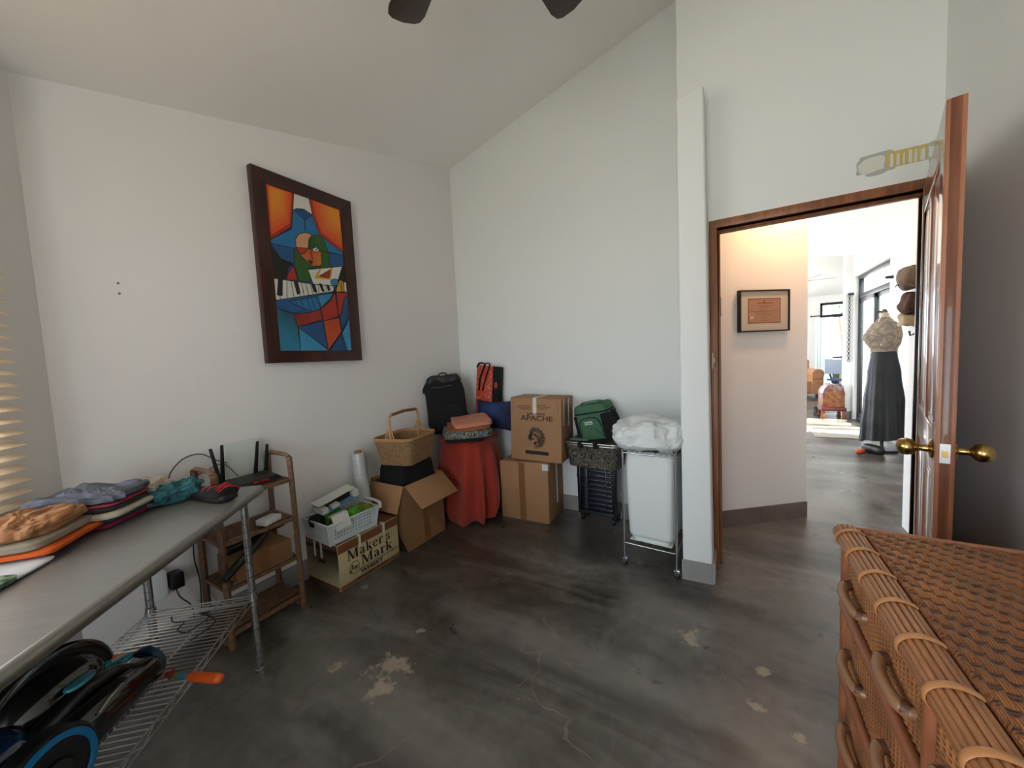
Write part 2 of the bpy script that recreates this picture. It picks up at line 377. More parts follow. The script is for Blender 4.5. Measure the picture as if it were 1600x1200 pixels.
for (p0_, p1_, wid, amt, cc) in BANDS:
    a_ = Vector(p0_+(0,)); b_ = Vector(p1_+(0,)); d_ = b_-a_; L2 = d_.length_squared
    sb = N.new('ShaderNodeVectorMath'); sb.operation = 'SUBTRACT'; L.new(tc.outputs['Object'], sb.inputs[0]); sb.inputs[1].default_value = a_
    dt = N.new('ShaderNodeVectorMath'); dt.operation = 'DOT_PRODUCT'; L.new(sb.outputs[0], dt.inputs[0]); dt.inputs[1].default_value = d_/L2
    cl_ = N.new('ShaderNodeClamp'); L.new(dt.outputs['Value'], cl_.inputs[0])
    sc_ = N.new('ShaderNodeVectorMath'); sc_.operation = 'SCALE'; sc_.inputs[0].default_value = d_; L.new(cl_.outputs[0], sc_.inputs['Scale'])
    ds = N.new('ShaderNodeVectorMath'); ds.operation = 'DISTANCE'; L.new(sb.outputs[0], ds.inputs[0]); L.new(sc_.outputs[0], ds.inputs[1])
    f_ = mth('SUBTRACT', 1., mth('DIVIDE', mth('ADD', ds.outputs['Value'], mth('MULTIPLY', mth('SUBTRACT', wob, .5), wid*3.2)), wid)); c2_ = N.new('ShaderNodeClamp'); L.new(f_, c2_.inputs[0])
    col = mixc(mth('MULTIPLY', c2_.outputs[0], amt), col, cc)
chipn = nz(16, 8, ro=.75)
for (x, y, r, k) in ((-1.32,1.04,.11,.50), (-1.27,.96,.07,.49), (-1.37,1.28,.035,.50), (-.18,1.83,.075,.52), (.12,1.77,.028,.45), (.085,1.57,.028,.45), (.20,1.50,.03,.50), (-1.94,1.40,.03,.5), (-1.55,.95,.05,.52), (.3,3.6,.05,.55), (1.0,5.0,.1,.55)):
    cmb = N.new('ShaderNodeVectorMath'); cmb.operation = 'DISTANCE'; cmb.inputs[1].default_value = (x, y, 0); L.new(tc.outputs['Object'], cmb.inputs[0])
    d = mth('SUBTRACT', 1., mth('DIVIDE', cmb.outputs['Value'], r*2))
    a = mth('MULTIPLY', mth('SUBTRACT', mth('ADD', chipn, mth('MULTIPLY', d, .35)), k+.225), 12.); cl = N.new('ShaderNodeClamp'); L.new(a, cl.inputs[0])
    inn = mth('MULTIPLY', cl.outputs[0], mth('GREATER_THAN', d, 0.)); col = mixc(mth('MULTIPLY', inn, .7), col, (.42,.36,.26))
# thin pale cracks
vo = N.new('ShaderNodeTexVoronoi'); vo.feature = 'DISTANCE_TO_EDGE'; vo.inputs['Scale'].default_value = 1.05
wn = N.new('ShaderNodeTexNoise'); wn.inputs['Scale'].default_value = 5; va = N.new('ShaderNodeVectorMath'); va.operation = 'MULTIPLY_ADD'
va.inputs[1].default_value = (.25,.25,.25); L.new(tc.outputs['Object'], wn.inputs['Vector']); L.new(wn.outputs['Color'], va.inputs[0]); L.new(tc.outputs['Object'], va.inputs[2]); L.new(va.outputs[0], vo.inputs['Vector'])
cr = mth('MULTIPLY', mth('LESS_THAN', vo.outputs['Distance'], .0035), ramp(nz(2.2, 4), [(.50,(0,0,0)),(.62,(1,1,1))]))
col = mixc(mth('MULTIPLY', cr, .5), col, (.24,.20,.15))
L.new(col, B.inputs['Base Color'])
rr = ramp(nz(3, 6), [(.3,(.26,.26,.26)), (.7,(.36,.36,.36))]); L.new(rr, B.inputs['Roughness']); B.inputs['Specular IOR Level'].default_value = .6
bp = N.new('ShaderNodeBump'); bp.inputs['Strength'].default_value = .03; bp.inputs['Distance'].default_value = .01; L.new(nz(5, 6), bp.inputs['Height']); L.new(bp.outputs['Normal'], B.inputs['Normal'])
mf = M(); mf.box((-4.2, -2.2, -.12), (4.0, 14.6, 0)); struct(mf.build('floor', fm))
# ------------------------------------------------------------------ bedroom door
mt = M()
mt.box((-.101, YD-.012, 0), (-.06, YD+.142, 2.059)); mt.box((.815, YD-.012, 0), (.850, YD+.142, 2.059)); mt.box((-.101, YD-.012, 2.06), (.850, YD+.142, 2.105))
mt.box((-.06, YD+.05, 0), (-.045, YD+.09, 2.045)); mt.box((-.06, YD+.05, 2.045), (.815, YD+.09, 2.06))
struct(mt.build('trim_1', TRIMW, bevel=.003))
H = Vector((.783, 2.532)); F = Vector((.548, 1.635)); dd = (F-H); wD = dd.length; aD = atan2(dd.y, dd.x)
mdl = M(); hD = 2.05; t2 = .042
# leaf local: x along the leaf from the hinge, y thickness (0 hall face .. t2), z up
mdl.box((0, .007, .006), (wD, t2-.007, hD))
st = .115
frames = [((0, 0, .006), (st, t2, hD)), ((wD-st, 0, .006), (wD, t2, hD)), ((st, 0, .006), (wD-st, t2, .22)), ((st, 0, hD-.13), (wD-st, t2, hD)), ((st, 0, .92), (wD-st, t2, 1.06)), ((wD/2-.05, 0, .22), (wD/2+.05, t2, .92)), ((wD/2-.05, 0, 1.06), (wD/2+.05, t2, hD-.13))]
for lo, hi in frames: mdl.box(lo, hi)
for (x0, x1) in ((st, wD/2-.05), (wD/2+.05, wD-st)):
    for (z0, z1) in ((.22, .92), (1.06, hD-.13)):
        i = .035; c = .05
        oc = [(x0+i, z0+i+c), (x0+i+c, z0+i), (x1-i-c, z0+i), (x1-i, z0+i+c), (x1-i, z1-i-c), (x1-i-c, z1-i), (x0+i+c, z1-i), (x0+i, z1-i-c)]
        mdl.prism([(p[0], p[1]) for p in oc], 0, t2-.006, 0, Matrix(((1,0,0,0),(0,0,1,.003),(0,1,0,0),(0,0,0,1))))
dl = mdl.build('door_1', [DOORW, DOORE], bevel=.003); struct(dl); dl.location = (H.x, H.y, 0); dl.rotation_euler = (0, 0, aD)
for s_, nm in ((1, 0), (-1, 1)):
    y0 = t2 if s_ > 0 else 0
    kx = wD-.062; kz = 1.005
    T = Matrix.Translation((kx, y0, kz)) @ Matrix.Rotation(-s_*pi/2, 4, 'X')
    mk = M().lathe([(.030,0),(.031,.004),(.026,.008),(.012,.011),(.010,.030),(.013,.036),(.024,.044),(.028,.056),(.027,.068),(.021,.078),(.008,.083),(.0005,.084)], 28, 0, T=T)
    mk.build('door_knob', BRASS, dl, smooth=50)
ml = M().box((wD-.0002, .010, .975), (wD+.0015, t2-.010, 1.035)); lp = ml.build('latch_plate', mat('satin nickel', (.42,.43,.42), .35, 1.), dl)
M().box((wD+.001, .015, .995), (wD+.010, t2-.015, 1.015)).build('latch_bolt', BRASS, lp)
# ------------------------------------------------------------------ hall and living room
hd = Vector((cos(radians(38.61)), sin(radians(38.61)))); hn = Vector((-hd.y, hd.x)); h0 = Vector((-.057, 3.156)); hE = h0+hd*.732
W_H = wallmat('hall plaster', (.78,.74,.71)); W_V = wallmat('living plaster', (.80,.80,.79))
wall('wall_hall', h0-hd*.095, hE, .2, livz, W_H, out=-1)
bb('baseboard_hall', [((h0-hd*.09), (hE.x, hE.y), -1)], h=.125, m=TILED, tile=.38)
wall('wall_corridor', (1.08, YD+.13), (1.08, 3.68), .79, livz, W_V, out=1)
wall('wall_living', (1.87, 3.68), (1.87, 8.7), .16, livz, W_V, ops=[(6.98-3.68, 8.62-3.68, 0, 2.47)], out=1)
wall('wall_return', (1.765, 8.7), (2.1, 8.7), .16, livz, W_V, out=-1)
wall('wall_east', (3.3, 8.86), (3.3, 14.6), .16, lambda x, y: 4.6, W_V, out=1)
wall('wall_far', (-4.0, 14.4), (3.46, 14.4), .18, lambda x, y: 2.8, W_V, ops=[(2.35+4, 3.2+4, .05, 2.56), (.6, 5.4, .3, 2.5)], out=-1)  # the wider opening is unseen, added to brighten the far room
wall('wall_west', (-4.0, 2.9), (-4.0, 14.6), .16, lambda x, y: 4.6, W_V, ops=[(1.2, 10.8, .3, 2.6)], out=-1)  # large unseen opening, added for brightness in the living room
wall('wall_north', (-4.0, 3.26), (-.2, 3.26), .1, livz, W_V, out=1)
bb('baseboard_living', [((1.87, 8.62), (1.87, 8.7), 1), ((1.765, 8.7), (1.87, 8.7), -1), ((1.87, 3.7), (1.87, 6.9), 1)], h=.13, m=TILE)
bb('baseboard_far', [((-3.9, 14.4), (2.34, 14.4), -1), ((2.34, 14.4), (3.3, 14.4), -1)], h=.12, m=TILED)
plate('ceiling_living', [(-4.2, 3.16), (-.139, 3.16), (-.139, YD+.131), (1.9, YD+.131), (1.9, 8.72), (-4.2, 8.72)], livz, .12, W_V)
plate('ceiling_far', [(-4.2, 8.72), (3.5, 8.72), (3.5, 14.6), (-4.2, 14.6)], lambda x, y: 2.78+(14.4-y)*.28, .12, W_V)
mg = M()
mg.hexa([(-4.2,8.72,livz(-4.2,0)),(1.9,8.72,livz(1.9,0)),(1.9,8.82,livz(1.9,0)),(-4.2,8.82,livz(-4.2,0)),(-4.2,8.72,4.6),(1.9,8.72,4.6),(1.9,8.82,4.6),(-4.2,8.82,4.6)])
mg.box((1.9, 8.72, 0), (3.5, 8.82, 4.6)); struct(mg.build('wall_gable', W_V))
# ================================================================== THINGS ALONG THE LEFT AND BACK WALLS
# ---- framed painting
S_PY0, S_PY1, S_PZ0, S_PZ1 = 1.236, 1.721, 1.470, 2.445
tp = thing('framed_painting', 'cubist painting of a pianist in a blue hat, dark wood frame, white wall', 'painting', (XA, 1.478, 1.397))
def pl(y, z): return (0, y-1.478, z-1.397)
FRM = woodmat('dark mahogany frame', '3a1a12', '2b110b', .4, (30, 30, 8))
mfr = M(); y0, y1, z0, z1 = 1.156, 1.80, 1.397, 2.522
a, b, c, d = S_PY0, S_PY1, S_PZ0, S_PZ1
for quad in (((y0,z0),(y1,z0),(b,c),(a,c)), ((y1,z0),(y1,z1),(b,d),(b,c)), ((y1,z1),(y0,z1),(a,d),(b,d)), ((y0,z1),(y0,z0),(a,c),(a,d))):
    p4 = [pl(*q) for q in quad]
    mfr.hexa([(.004, p[1], p[2]) for p in p4]+[(.050 if k < 2 else .040, p[1], p[2]) for k, p in enumerate(p4)])
mfr.build('frame', FRM, tp, bevel=.003)
def vm(n, c, r=.5, c2=None, sc=3.): return mat('oil '+n, c, r, **({'col2': c2, 'nscale': sc} if c2 else {}))
PM = {'or': vm('orange', 'a02311'), 'or2': vm('orange red', '9c2010'), 'wh': vm('white', 'c9c6ba'), 'bl': vm('blue', '1c6796'), 'bd': vm('deep blue', '123f66', c2='174f80'),
      'bk': vm('black', '120d0b'), 'gr': vm('green', '1f4714', c2='2a5a18'), 'tn': vm('tan', 'c08f66'), 'fa': vm('skin orange', 'b8742e', c2='b04a1c', sc=9), 'rd': vm('red', '9c2517'), 're': vm('brick red', '962a1a', c2='701c14', sc=9),
      'dk': vm('dark red', '3a120d'), 'ye': vm('yellow', 'c08d1e'), 'lb': vm('light blue', '3487ad', c2='2a7aa6'), 'oo': vm('bright orange', 'bb4a12', c2='a83a10', sc=5), 'te': vm('teal', '1f7592', c2='123f52', sc=2.4)}
keys = list(PM); mcv = M(); extra = []
def cv(u, v, dx): return (.034+dx, a+(b-a)*u/100-1.478, c+(d-c)*v/100-1.397)
mcv.add([cv(0,0,0), cv(100,0,0), cv(100,100,0), cv(0,100,0)], [(0,1,2,3)], keys.index('bd'))
clampc = lambda p: (min(100, max(0, p[0])), min(100, max(0, p[1])))
for i, (k, poly) in enumerate(PS):
    poly = [clampc(p) for p in poly]; dx = .00012*(i+1)
    mcv.add([cv(*p, dx) for p in poly], [tuple(range(len(poly)))], keys.index(k))
    if k in ('or', 'or2'):
        cx_, cy_ = ((8, 98) if k == 'or' else (97, 98)); q0 = (cx_, cy_)
        for st_ in range(6):
            f_ = .90-.11*st_; hx = (st_+1)/6; cc = ((.60*(1-hx)+.66*hx), (.035*(1-hx)+.24*hx), .012)
            mm_ = mat('oil blend %d' % st_, tuple(cc), .5)
            if mm_ not in extra: extra.append(mm_)
            if k == 'or': pp = [(q0[0]+(p[0]-q0[0])*f_*(1 if p[0] > 20 else .9), q0[1]+(p[1]-q0[1])*f_) for p in poly]
            else: pp = [(q0[0]+(p[0]-q0[0])*f_, q0[1]+(p[1]-q0[1])*f_) for p in poly]
            mcv.add([cv(*clampc(p), dx+.00001*(st_+1)) for p in pp], [tuple(range(len(pp)))], len(keys)+extra.index(mm_))
    if k not in ('ye', 'dk') or i > 38:
        seg = poly+[poly[0]]
        for p, q in zip(seg, seg[1:]):
            if (p[0] in (0,100) and q[0] == p[0]) or (p[1] in (0,100) and q[1] == p[1]): continue
            P_ = Vector(cv(*p, dx+.0001)); Q_ = Vector(cv(*q, dx+.0001)); t_ = (Q_-P_)
            if t_.length < 1e-5: continue
            nn = Vector((0, -t_.z, t_.y)).normalized()*.0021
            mcv.add([P_-nn, P_+nn, Q_+nn, Q_-nn], [(0,1,2,3)], keys.index('bk'))
for l in PL:
    for p, q in zip(l, l[1:]):
        P_ = Vector(cv(*p, .0056)); Q_ = Vector(cv(*q, .0056)); t_ = Q_-P_; nn = Vector((0, -t_.z, t_.y)).normalized()*.0019
        mcv.add([P_-nn, P_+nn, Q_+nn, Q_-nn], [(0,1,2,3)], keys.index('bk'))
mcv.build('canvas', [PM[k] for k in keys]+extra, tp)
# ---- two wall plugs left of the painting
for k, z in enumerate((1.778, 1.733)):
    o = M().lathe([(.0045,0),(.0045,.004),(.002,.005)], 12, T=Matrix.Translation((XA, .58, z)) @ Matrix.Rotation(pi/2, 4, 'Y')).build('wall_plug', mat('grey plug', '6a6560', .6))
    tag(o, ('upper', 'lower')[k]+' of two grey plugs in the white wall left of the painting', 'wall plug', 'wall plugs')
# ---- cardboard boxes
def boxthing(name, label, loc, rz, w, d_, h, m, cat='box', rot=None):
    t = thing(name, label, cat, loc, rz, rot=rot); return t
def strips(parent, name, rects, m, T, z=.0006):
    mb = M()
    for (x0, y0, x1, y1) in rects: mb.box((x0, y0, 0), (x1, y1, z), 0, T)
    return mb.build(name, m, parent)
# whisky carton: local x to the wall (-), y along; front face is x=0 plane facing +x
tw = thing('cardboard_box', "cream and brown whisky carton with Maker's Mark lettering, holding up the white plastic basket", 'box', (-2.03, 1.297, 0), 0)
CREAM = mat('cream carton', 'b3a47e', .75, noise_amt=.05, nscale=5)
mw = M(); wd_, ln, hh = .325, .468, .288
mw.box((-wd_, 0, 0), (0, ln, .027), 1); mw.box((-wd_, 0, .027), (0, ln, hh-.058), 0); mw.box((-wd_, 0, hh-.058), (0, ln, hh), 1)
mw.build('carton', [CREAM, CARDD], tw, bevel=.004)
Tf = face_T((.0012, 0, 0), (0, 1, 0), (0, 0, 1)); Ts = face_T((0, -.0012, 0), (-1, 0, 0), (0, 0, 1)); Ts = face_T((-wd_, -.0012, 0), (1, 0, 0), (0, 0, 1))
glyphs("Maker's", Tf @ Matrix.Translation((.062, .162, 0)), .064, 1.22).build('lettering', INK, tw)
glyphs("Mark", Tf @ Matrix.Translation((.158, .090, 0)), .064, 1.34).build('lettering', INK, tw)
text('lettering', "WHISKY", .036, INK, tw, Tf @ Matrix.Translation((.15, .040, 0)), bold=.0008, width=1.30)
text('lettering', "KENTUCKY STRAIGHT BOURBON", .0165, INK, tw, Tf @ Matrix.Translation((.14, .068, 0)), width=1.25)
text('lettering', "KENTUCKY STRAIGHT BOURBON", .0165, INK, tw, Tf @ Matrix.Translation((.12, .018, 0)), width=.9)
ms = M(); ms.tube([Tf @ Vector((.108+.034*cos(i*pi/14), .104+.038*sin(i*pi/14), .0005)) for i in range(28)], .0014, 5, closed=True)
ms.tube([Tf @ Vector((.078+.012*cos(i*pi*2*.4), .087+.012*sin(i*pi*2*.4), .0005)) for i in range(5)], .0014, 5, closed=True)
ms.build('emblem', INK, tw)
text('lettering', "S", .034, INK, tw, Tf @ Matrix.Translation((.086, .100, 0)), bold=.0012)
text('lettering', "IV", .030, INK, tw, Tf @ Matrix.Translation((.106, .088, 0)), bold=.0012)
text('lettering', "WHISKY", .022, INK, tw, Ts @ Matrix.Translation((.12, .15, 0)), bold=.001)
for (y, w) in ((.148, .017), (.335, .020)):
    M().box((-.03, y, hh+.0003), (.0018, y+w, hh+.001)).box((0.0006, y, hh-.075), (.0018, y+w, hh+.001)).build('tape', TAPE, tw)
for x in (-.17, -.235):
    M().box((x, -.0018, hh-.11), (x+.018, -.0006, hh+.001)).build('tape', TAPE, tw)
# white perforated basket
tb = thing('plastic_basket', 'white perforated plastic basket of small packages on the whisky carton', 'basket', (-2.058, 1.275, .290), rot=(0, 0, radians(-3)))
WB = mat('pale blue plastic', 'c3ced0', .4)
def basket_wall(mb, o, r, hgt, L_, lean, n, th=.004, rows=4):
    o = Vector(o); r = Vector(r); out = Vector((r.y, -r.x, 0))
    # wall made of strips between columns of holes
    x0 = .03; x1 = L_-.035; dx = (x1-x0)/n; hw = .0042; z0 = .035; dz = .021
    def pt(s, z, k): return o+r*s+out*(lean*z/hgt+k)+Vector((0,0,z))
    def quad(sa, sb, za, zb): mb.hexa([pt(sa,za,0),pt(sb,za,0),pt(sb,za,-th),pt(sa,za,-th),pt(sa,zb,0),pt(sb,zb,0),pt(sb,zb,-th),pt(sa,zb,-th)])
    quad(0, x0, 0, hgt); quad(x1-dx+2*hw, L_, 0, hgt)
    for i in range(n):
        s = x0+dx*i
        quad(s, s+2*hw, 0, z0)
        for k in range(rows):
            quad(s, s+2*hw, z0+k*dz+2*hw, z0+(k+1)*dz if k < rows-1 else hgt)
        if i < n-1: quad(s+2*hw, s+dx, 0, hgt)
mbk = M(); Lb, Wb, Hb = .325, .255, .128
basket_wall(mbk, (0, 0, 0), (0, 1, 0), Hb, Lb, .014, 13)
basket_wall(mbk, (-Wb, 0, 0), (1, 0, 0), Hb, Wb, .014, 10)
basket_wall(mbk, (-Wb, Lb, 0), (0, -1, 0), Hb, Lb, .014, 13)
basket_wall(mbk, (0, Lb, 0), (-1, 0, 0), Hb, Wb, .014, 10)
mbk.box((-Wb, 0, 0), (0, Lb, .004))
for (x, y) in ((0,0),(-Wb,0),(0,Lb),(-Wb,Lb)):
    sx = 1 if x == 0 else -1; sy = 1 if y == Lb else -1
    mbk.tube([(x-sx*.004, y-sy*.004, 0), (x+sx*.010, y+sy*.010, Hb)], [.007, .009], 10)
mbk.build('basket_body', WB, tb, smooth=40)
mr = M(); e = .014; q = [(e,-e),(e,Lb+e),(-Wb-e,Lb+e),(-Wb-e,-e)]
mr.tube([(x, y, Hb) for x, y in q], .008, 8, closed=True); mr.build('rim', WB, tb, smooth=60)
mh = M().tube(bez([(.02,Lb+.02,Hb-.01),(-.02,Lb+.045,Hb+.01),(-.13,Lb+.055,Hb+.013),(-Wb+.02,Lb+.045,Hb+.01),(-Wb-.02,Lb+.02,Hb-.01)], 6), .011, 10, flat=.6); mh.build('handle', WB, tb, smooth=60)
def inb(name, label, cat, lo, hi, m, c=(0,0,0), rot=(0,0,0), bevel=.002):   # small box resting in/on something
    o = M().box([lo[i]-c[i] for i in range(3)], [hi[i]-c[i] for i in range(3)]).build(name, m, None, bevel=bevel)
    o.location = c; o.rotation_euler = rot; return tag(o, label, cat)
GRN = mat('bright green card', '4f8f1e', .5, noise_amt=.3, nscale=30); WHC = mat('white card', 'c7c7c2', .55)
tg = thing('product_box', 'white and green small product box standing tilted in the basket', 'box', (-2.085, 1.352, .415), rot=(.18, -.25, -.35))
M().box((-.045, -.035, -.055), (.045, .06, .04)).build('carton', WHC, tg, bevel=.002)
M().box((-.0465, -.0355, -.055), (-.0445, .06, .04)).box((-.030, -.0365, -.05), (.0, -.0345, .03)).build('green_panel', mat('dark green print', '2f4a32', .5), tg)
M().box((.012, -.0366, -.054), (.018, -.0345, .04)).box((.026, -.0366, -.054), (.032, -.0345, .04)).build('black_stripe', INK, tg)
o = M().box((-.03, -.05, -.08), (.03, .05, .03)).build('product_box', mat('leaf green card', '3f7a2c', .5), None, bevel=.002); o.location = (-2.17, 1.375, .425); o.rotation_euler = (.1, .1, .2); tag(o, 'green carton behind the white product box in the basket', 'box')
o = M().box((-.035, -.035, -.07), (.035, .035, .035)).build('product_box', GRN, None, bevel=.003); o.location = (-2.09, 1.468, .415); o.rotation_euler = (.15, -.1, .3); tag(o, 'bright lime green packet in the middle of the basket', 'packet')
o = M().soft((.11, .10, .07), .5, .6, .012, 14, 5, nu=40, nv=18).build('black_pouch', BLACKF, None, smooth=True); o.location = (-2.22, 1.318, .370); tag(o, 'crumpled black pouch at the end of the basket by the wall', 'pouch')
o = M().soft((.13, .09, .08), .5, .6, .018, 16, 8, nu=40, nv=18).build('snack_packet', mat('orange green wrapper', '6a4a1c', .4, nscale=22, col2='5f7a1a', bump=.3, bscale=60), None, smooth=True); o.location = (-2.11, 1.548, .352); tag(o, 'crinkled brown and green wrapper beside the lime packet', 'packet')
# open white tray leaning on top
tt = thing('card_tray', 'open white cardboard tray with blue underside lying across the basket', 'tray', (-2.19, 1.43, .478), rot=(radians(9), radians(5), 0))
M().box((-.06,-.13,0),(.05,.13,.003)).build('tray_bottom', mat('blue card', '5b87a0', .5), tt)
M().box((-.075,-.13,.05),(-.0,.13,.053)).box((.0,-.13,.05),(.02,.13,.053)).box((-.062,-.13,.0),(-.059,.13,.05)).build('tray_lid', WHC, tt)
for a_, b_ in (((-.055,.10,.003),(.045,.13,.048)), ((-.055,-.13,.003),(.045,-.09,.035)), ((.0,-.06,.003),(.04,-.01,.022))): M().box(a_, b_).build('insert', WHC, tt)
M().box((-.05,-.085,.004),(-.0,.095,.045)).build('black_insert', INK, tt)
# roll of stretch film
tr_ = thing('stretch_film_roll', 'tall upright roll of clear stretch film leaning on the wall behind the basket', 'film roll', (-2.245, 1.678, .275), rot=(radians(0), radians(-5), 0))
FILM = mat('stretch film', 'b4b8b8', .2, coat=.5, noise_amt=.08, nscale=3, stretch=(1,1,30))
M().lathe([(.050,.0),(.056,.03),(.052,.08),(.049,.2),(.047,.44),(.046,.465),(.024,.467),(.024,.40)], 32, cap=False).build('film', FILM, tr_, smooth=50)
M().lathe([(.024,.0),(.024,.480),(.020,.480),(.020,.0)], 24, cap=False).build('cardboard_core', CARD, tr_, smooth=40)
# carton under the roll, against the wall
# ---- open carton with flaps
to = thing('cardboard_box', 'open brown cardboard box with flaps folded out, under the wicker basket', 'box', (-2.0, 1.818, 0))
mo = M(); W, Ln, Hh, th = .345, .405, .485, .004
mo.box((-W,0,0),(0,Ln,.006)); mo.box((-th,0,0),(0,Ln,Hh)); mo.box((-W,0,0),(-W+th,Ln,Hh)); mo.box((-W,0,0),(0,th,Hh)); mo.box((-W,Ln-th,0),(0,Ln,Hh))
mo.build('carton', CARD, to, bevel=.0015)
def flap(lo, hi, hinge, axis, ang):
    o = M().box(lo, hi).build('flap', CARD2, to, bevel=.001); o.location = hinge; o.rotation_euler = [ang if axis == i else 0 for i in range(3)]; return o
flap((0, .004, 0), (.21, Ln-.004, .004), (0.001, 0, Hh), 1, radians(42))        # front flap hanging to the room
flap((-W+.004, -.19, 0), (-.004, 0, .004), (0, -.001, Hh), 0, radians(68))      # end flap hanging down
flap((-W+.004, 0, 0), (-.004, .16, .004), (0, Ln+.001, Hh), 0, radians(-40))
flap((-.02, .004, 0), (0, Ln-.004, .004), (-W, 0, Hh), 1, radians(55))
M().box((-.0006, Ln*.5-.03, .0), (.0012, Ln*.5+.03, Hh-.002)).build('tape', mat('brown tape', '7d5632', .3, coat=.4), to)
o = M().soft((.285, .345, .62), .25, .3, .009, 8, 3, nu=60, nv=30).build('black_bag', BLACKF, None, smooth=True); o.location = (-2.172, 2.02, .008); tag(o, 'black bag filling the open brown box', 'bag')
# ---- wicker basket with a tall handle: frame of local coords, long side along x'
tk = thing('wicker_basket', 'tan wicker basket with a tall arched handle on the open brown box', 'basket', (-2.118, 1.975, .628), radians(12))
def weave_mat(name, c1, c2, sx, sz):
    m = bpy.data.materials.new(name); m.use_nodes = True; N_ = m.node_tree.nodes; L_ = m.node_tree.links; b_ = N_['Principled BSDF']; b_.inputs['Roughness'].default_value = .6
    t_ = N_.new('ShaderNodeUVMap'); v = N_.new('ShaderNodeTexBrick') ; v.offset = .5
    v.inputs['Color1'].default_value = (*hexc(c1),1); v.inputs['Color2'].default_value = (*[x*.85 for x in hexc(c1)],1); v.inputs['Mortar'].default_value = (*hexc(c2),1)
    v.inputs['Scale'].default_value = 1; v.inputs['Brick Width'].default_value = sx; v.inputs['Row Height'].default_value = sz; v.inputs['Mortar Size'].default_value = sz*.12; v.inputs['Mortar Smooth'].default_value = .6
    bp_ = N_.new('ShaderNodeBump'); bp_.inputs['Strength'].default_value = .6; bp_.inputs['Distance'].default_value = .003; bp_.invert = True
    L_.new(t_.outputs[0], v.inputs['Vector']); L_.new(v.outputs['Color'], b_.inputs['Base Color']); L_.new(v.outputs['Fac'], bp_.inputs['Height']); L_.new(bp_.outputs['Normal'], b_.inputs['Normal'])
    return m
def rr(w, d, r, n=5):   # rounded rectangle outline
    o = []
    for cx, cy, a0 in ((w/2-r, d/2-r, 0), (-w/2+r, d/2-r, pi/2), (-w/2+r, -d/2+r, pi), (w/2-r, -d/2+r, 1.5*pi)):
        for i in range(n+1): a = a0+pi/2*i/n; o.append((cx+r*cos(a), cy+r*sin(a)))
    return o
def woven(name, m, parent, bottom, top, z0, z1, rows, amp, dens):
    """wall of woven strands: rows of rounded strands passing in and out of the stakes"""
    mb = M(); nb = len(bottom)
    def per(o):
        P = [Vector(p) for p in o]; L_ = [0]
        for i in range(len(P)): L_.append(L_[-1]+(P[(i+1) % len(P)]-P[i]).length)
        return P, L_
    pb, lb = per(bottom); pt_, lt = per(top)
    def at(P, L_, t):
        t = (t % 1)*L_[-1]
        for i in range(len(P)):
            if L_[i+1] >= t:
                f = (t-L_[i])/max(1e-9, L_[i+1]-L_[i]); return P[i]*(1-f)+P[(i+1) % len(P)]*f
        return P[0]
    K = dens*4
    for r_ in range(rows):
        f = (r_+.5)/rows; pts = []
        for k in range(K):
            t = k/K; p = at(pb, lb, t)*(1-f)+at(pt_, lt, t)*f; n_ = p.normalized()
            p = p+n_*amp*sin(2*pi*k/8+pi*r_)
            pts.append((p.x, p.y, z0+(z1-z0)*f))
        mb.tube(pts, (z1-z0)/rows*.56, 5, closed=True)
    return mb.build(name, m, parent, smooth=70)
woven('basket_body', WICK, tk, rr(.26, .30, .035), rr(.315, .385, .06), .0, .185, 22, .0018, 26)
mbb = M(); mbb.prism(rr(.25, .29, .035), 0, .006); mbb.build('base', WICK, tk)
mrim = M()
for dz, r_ in ((.187, .0065), (.197, .005)): mrim.tube([(x, y, dz) for x, y in rr(.32, .39, .06)], r_, 8, closed=True)
mrim.build('rim', mat('light cane', 'a97f50', .5, noise_amt=.1), tk, smooth=60)
LC = mat('light cane', 'a97f50', .5)
mhd = M().tube(bez([(0, -.178, .13), (0, -.182, .26), (0, -.178, .345), (0, -.155, .365), (0, 0, .375), (0, .155, .365), (0, .178, .345), (0, .182, .26), (0, .178, .13)], 6), .0085, 10)
for s_ in (-1, 1):
    for x in (-.04, -.018, .018, .04): mhd.tube([(x, s_*.19, .195), (x*.3, s_*.184, .27)], .0045, 6)
mhd.build('handle', LC, tk, smooth=60)
M().tube([(0, -.15, .367), (0, 0, .376), (0, .15, .367)], .0115, 10).build('handle_wrap', mat('brown wrap', '7a4c28', .5, bump=.3, bscale=150), tk, smooth=60)
# ---- red cloth over a stool
tc_ = thing('red_cloth_stool', 'low stand in the room corner draped to the floor with a rust red cloth', 'stool', (-1.98, 2.575, 0))
RED = mat('rust red cloth', '93260f', .85, noise_amt=.06, nscale=5, sheen=.2, bump=.1, bscale=200)
def red(u, v):
    # v 0 = top centre, 1 = hem
    th = 2*pi*u; sg = lambda x, e: math.copysign(abs(x)**e, x)
    if v < .25:
        k = v/.25; R_ = .02+k*.20; z = .70-.004*k**4
    else:
        k = (v-.25)/.75; R_ = .225+.035*k; z = .69-(.69-.045-.03*sin(th*2+.6)-.02*sin(th*5))*k
        fold = (sin(th*8+2.2*sin(th*2+.5)+k*1.5)*.5+.5)*.85+.12*sin(th*15+1+k*2)
        R_ += (.075*(max(0.0, fold)**1.4)*min(1, k*1.5)*(.75+.35*sin(th+2.2))-.022)*(1 if k > .03 else 0)+.006*noise.noise(Vector((cos(th)*3, sin(th)*3, k*3)))
        if k > .9: R_ -= (k-.9)*.25
    x = R_*sg(cos(th), .62); y = R_*sg(sin(th), .62)*1.02
    return (x, y, z)
M().grid(red, 200, 46, cu=True).build('cloth', RED, tc_, smooth=80)
ms = M()
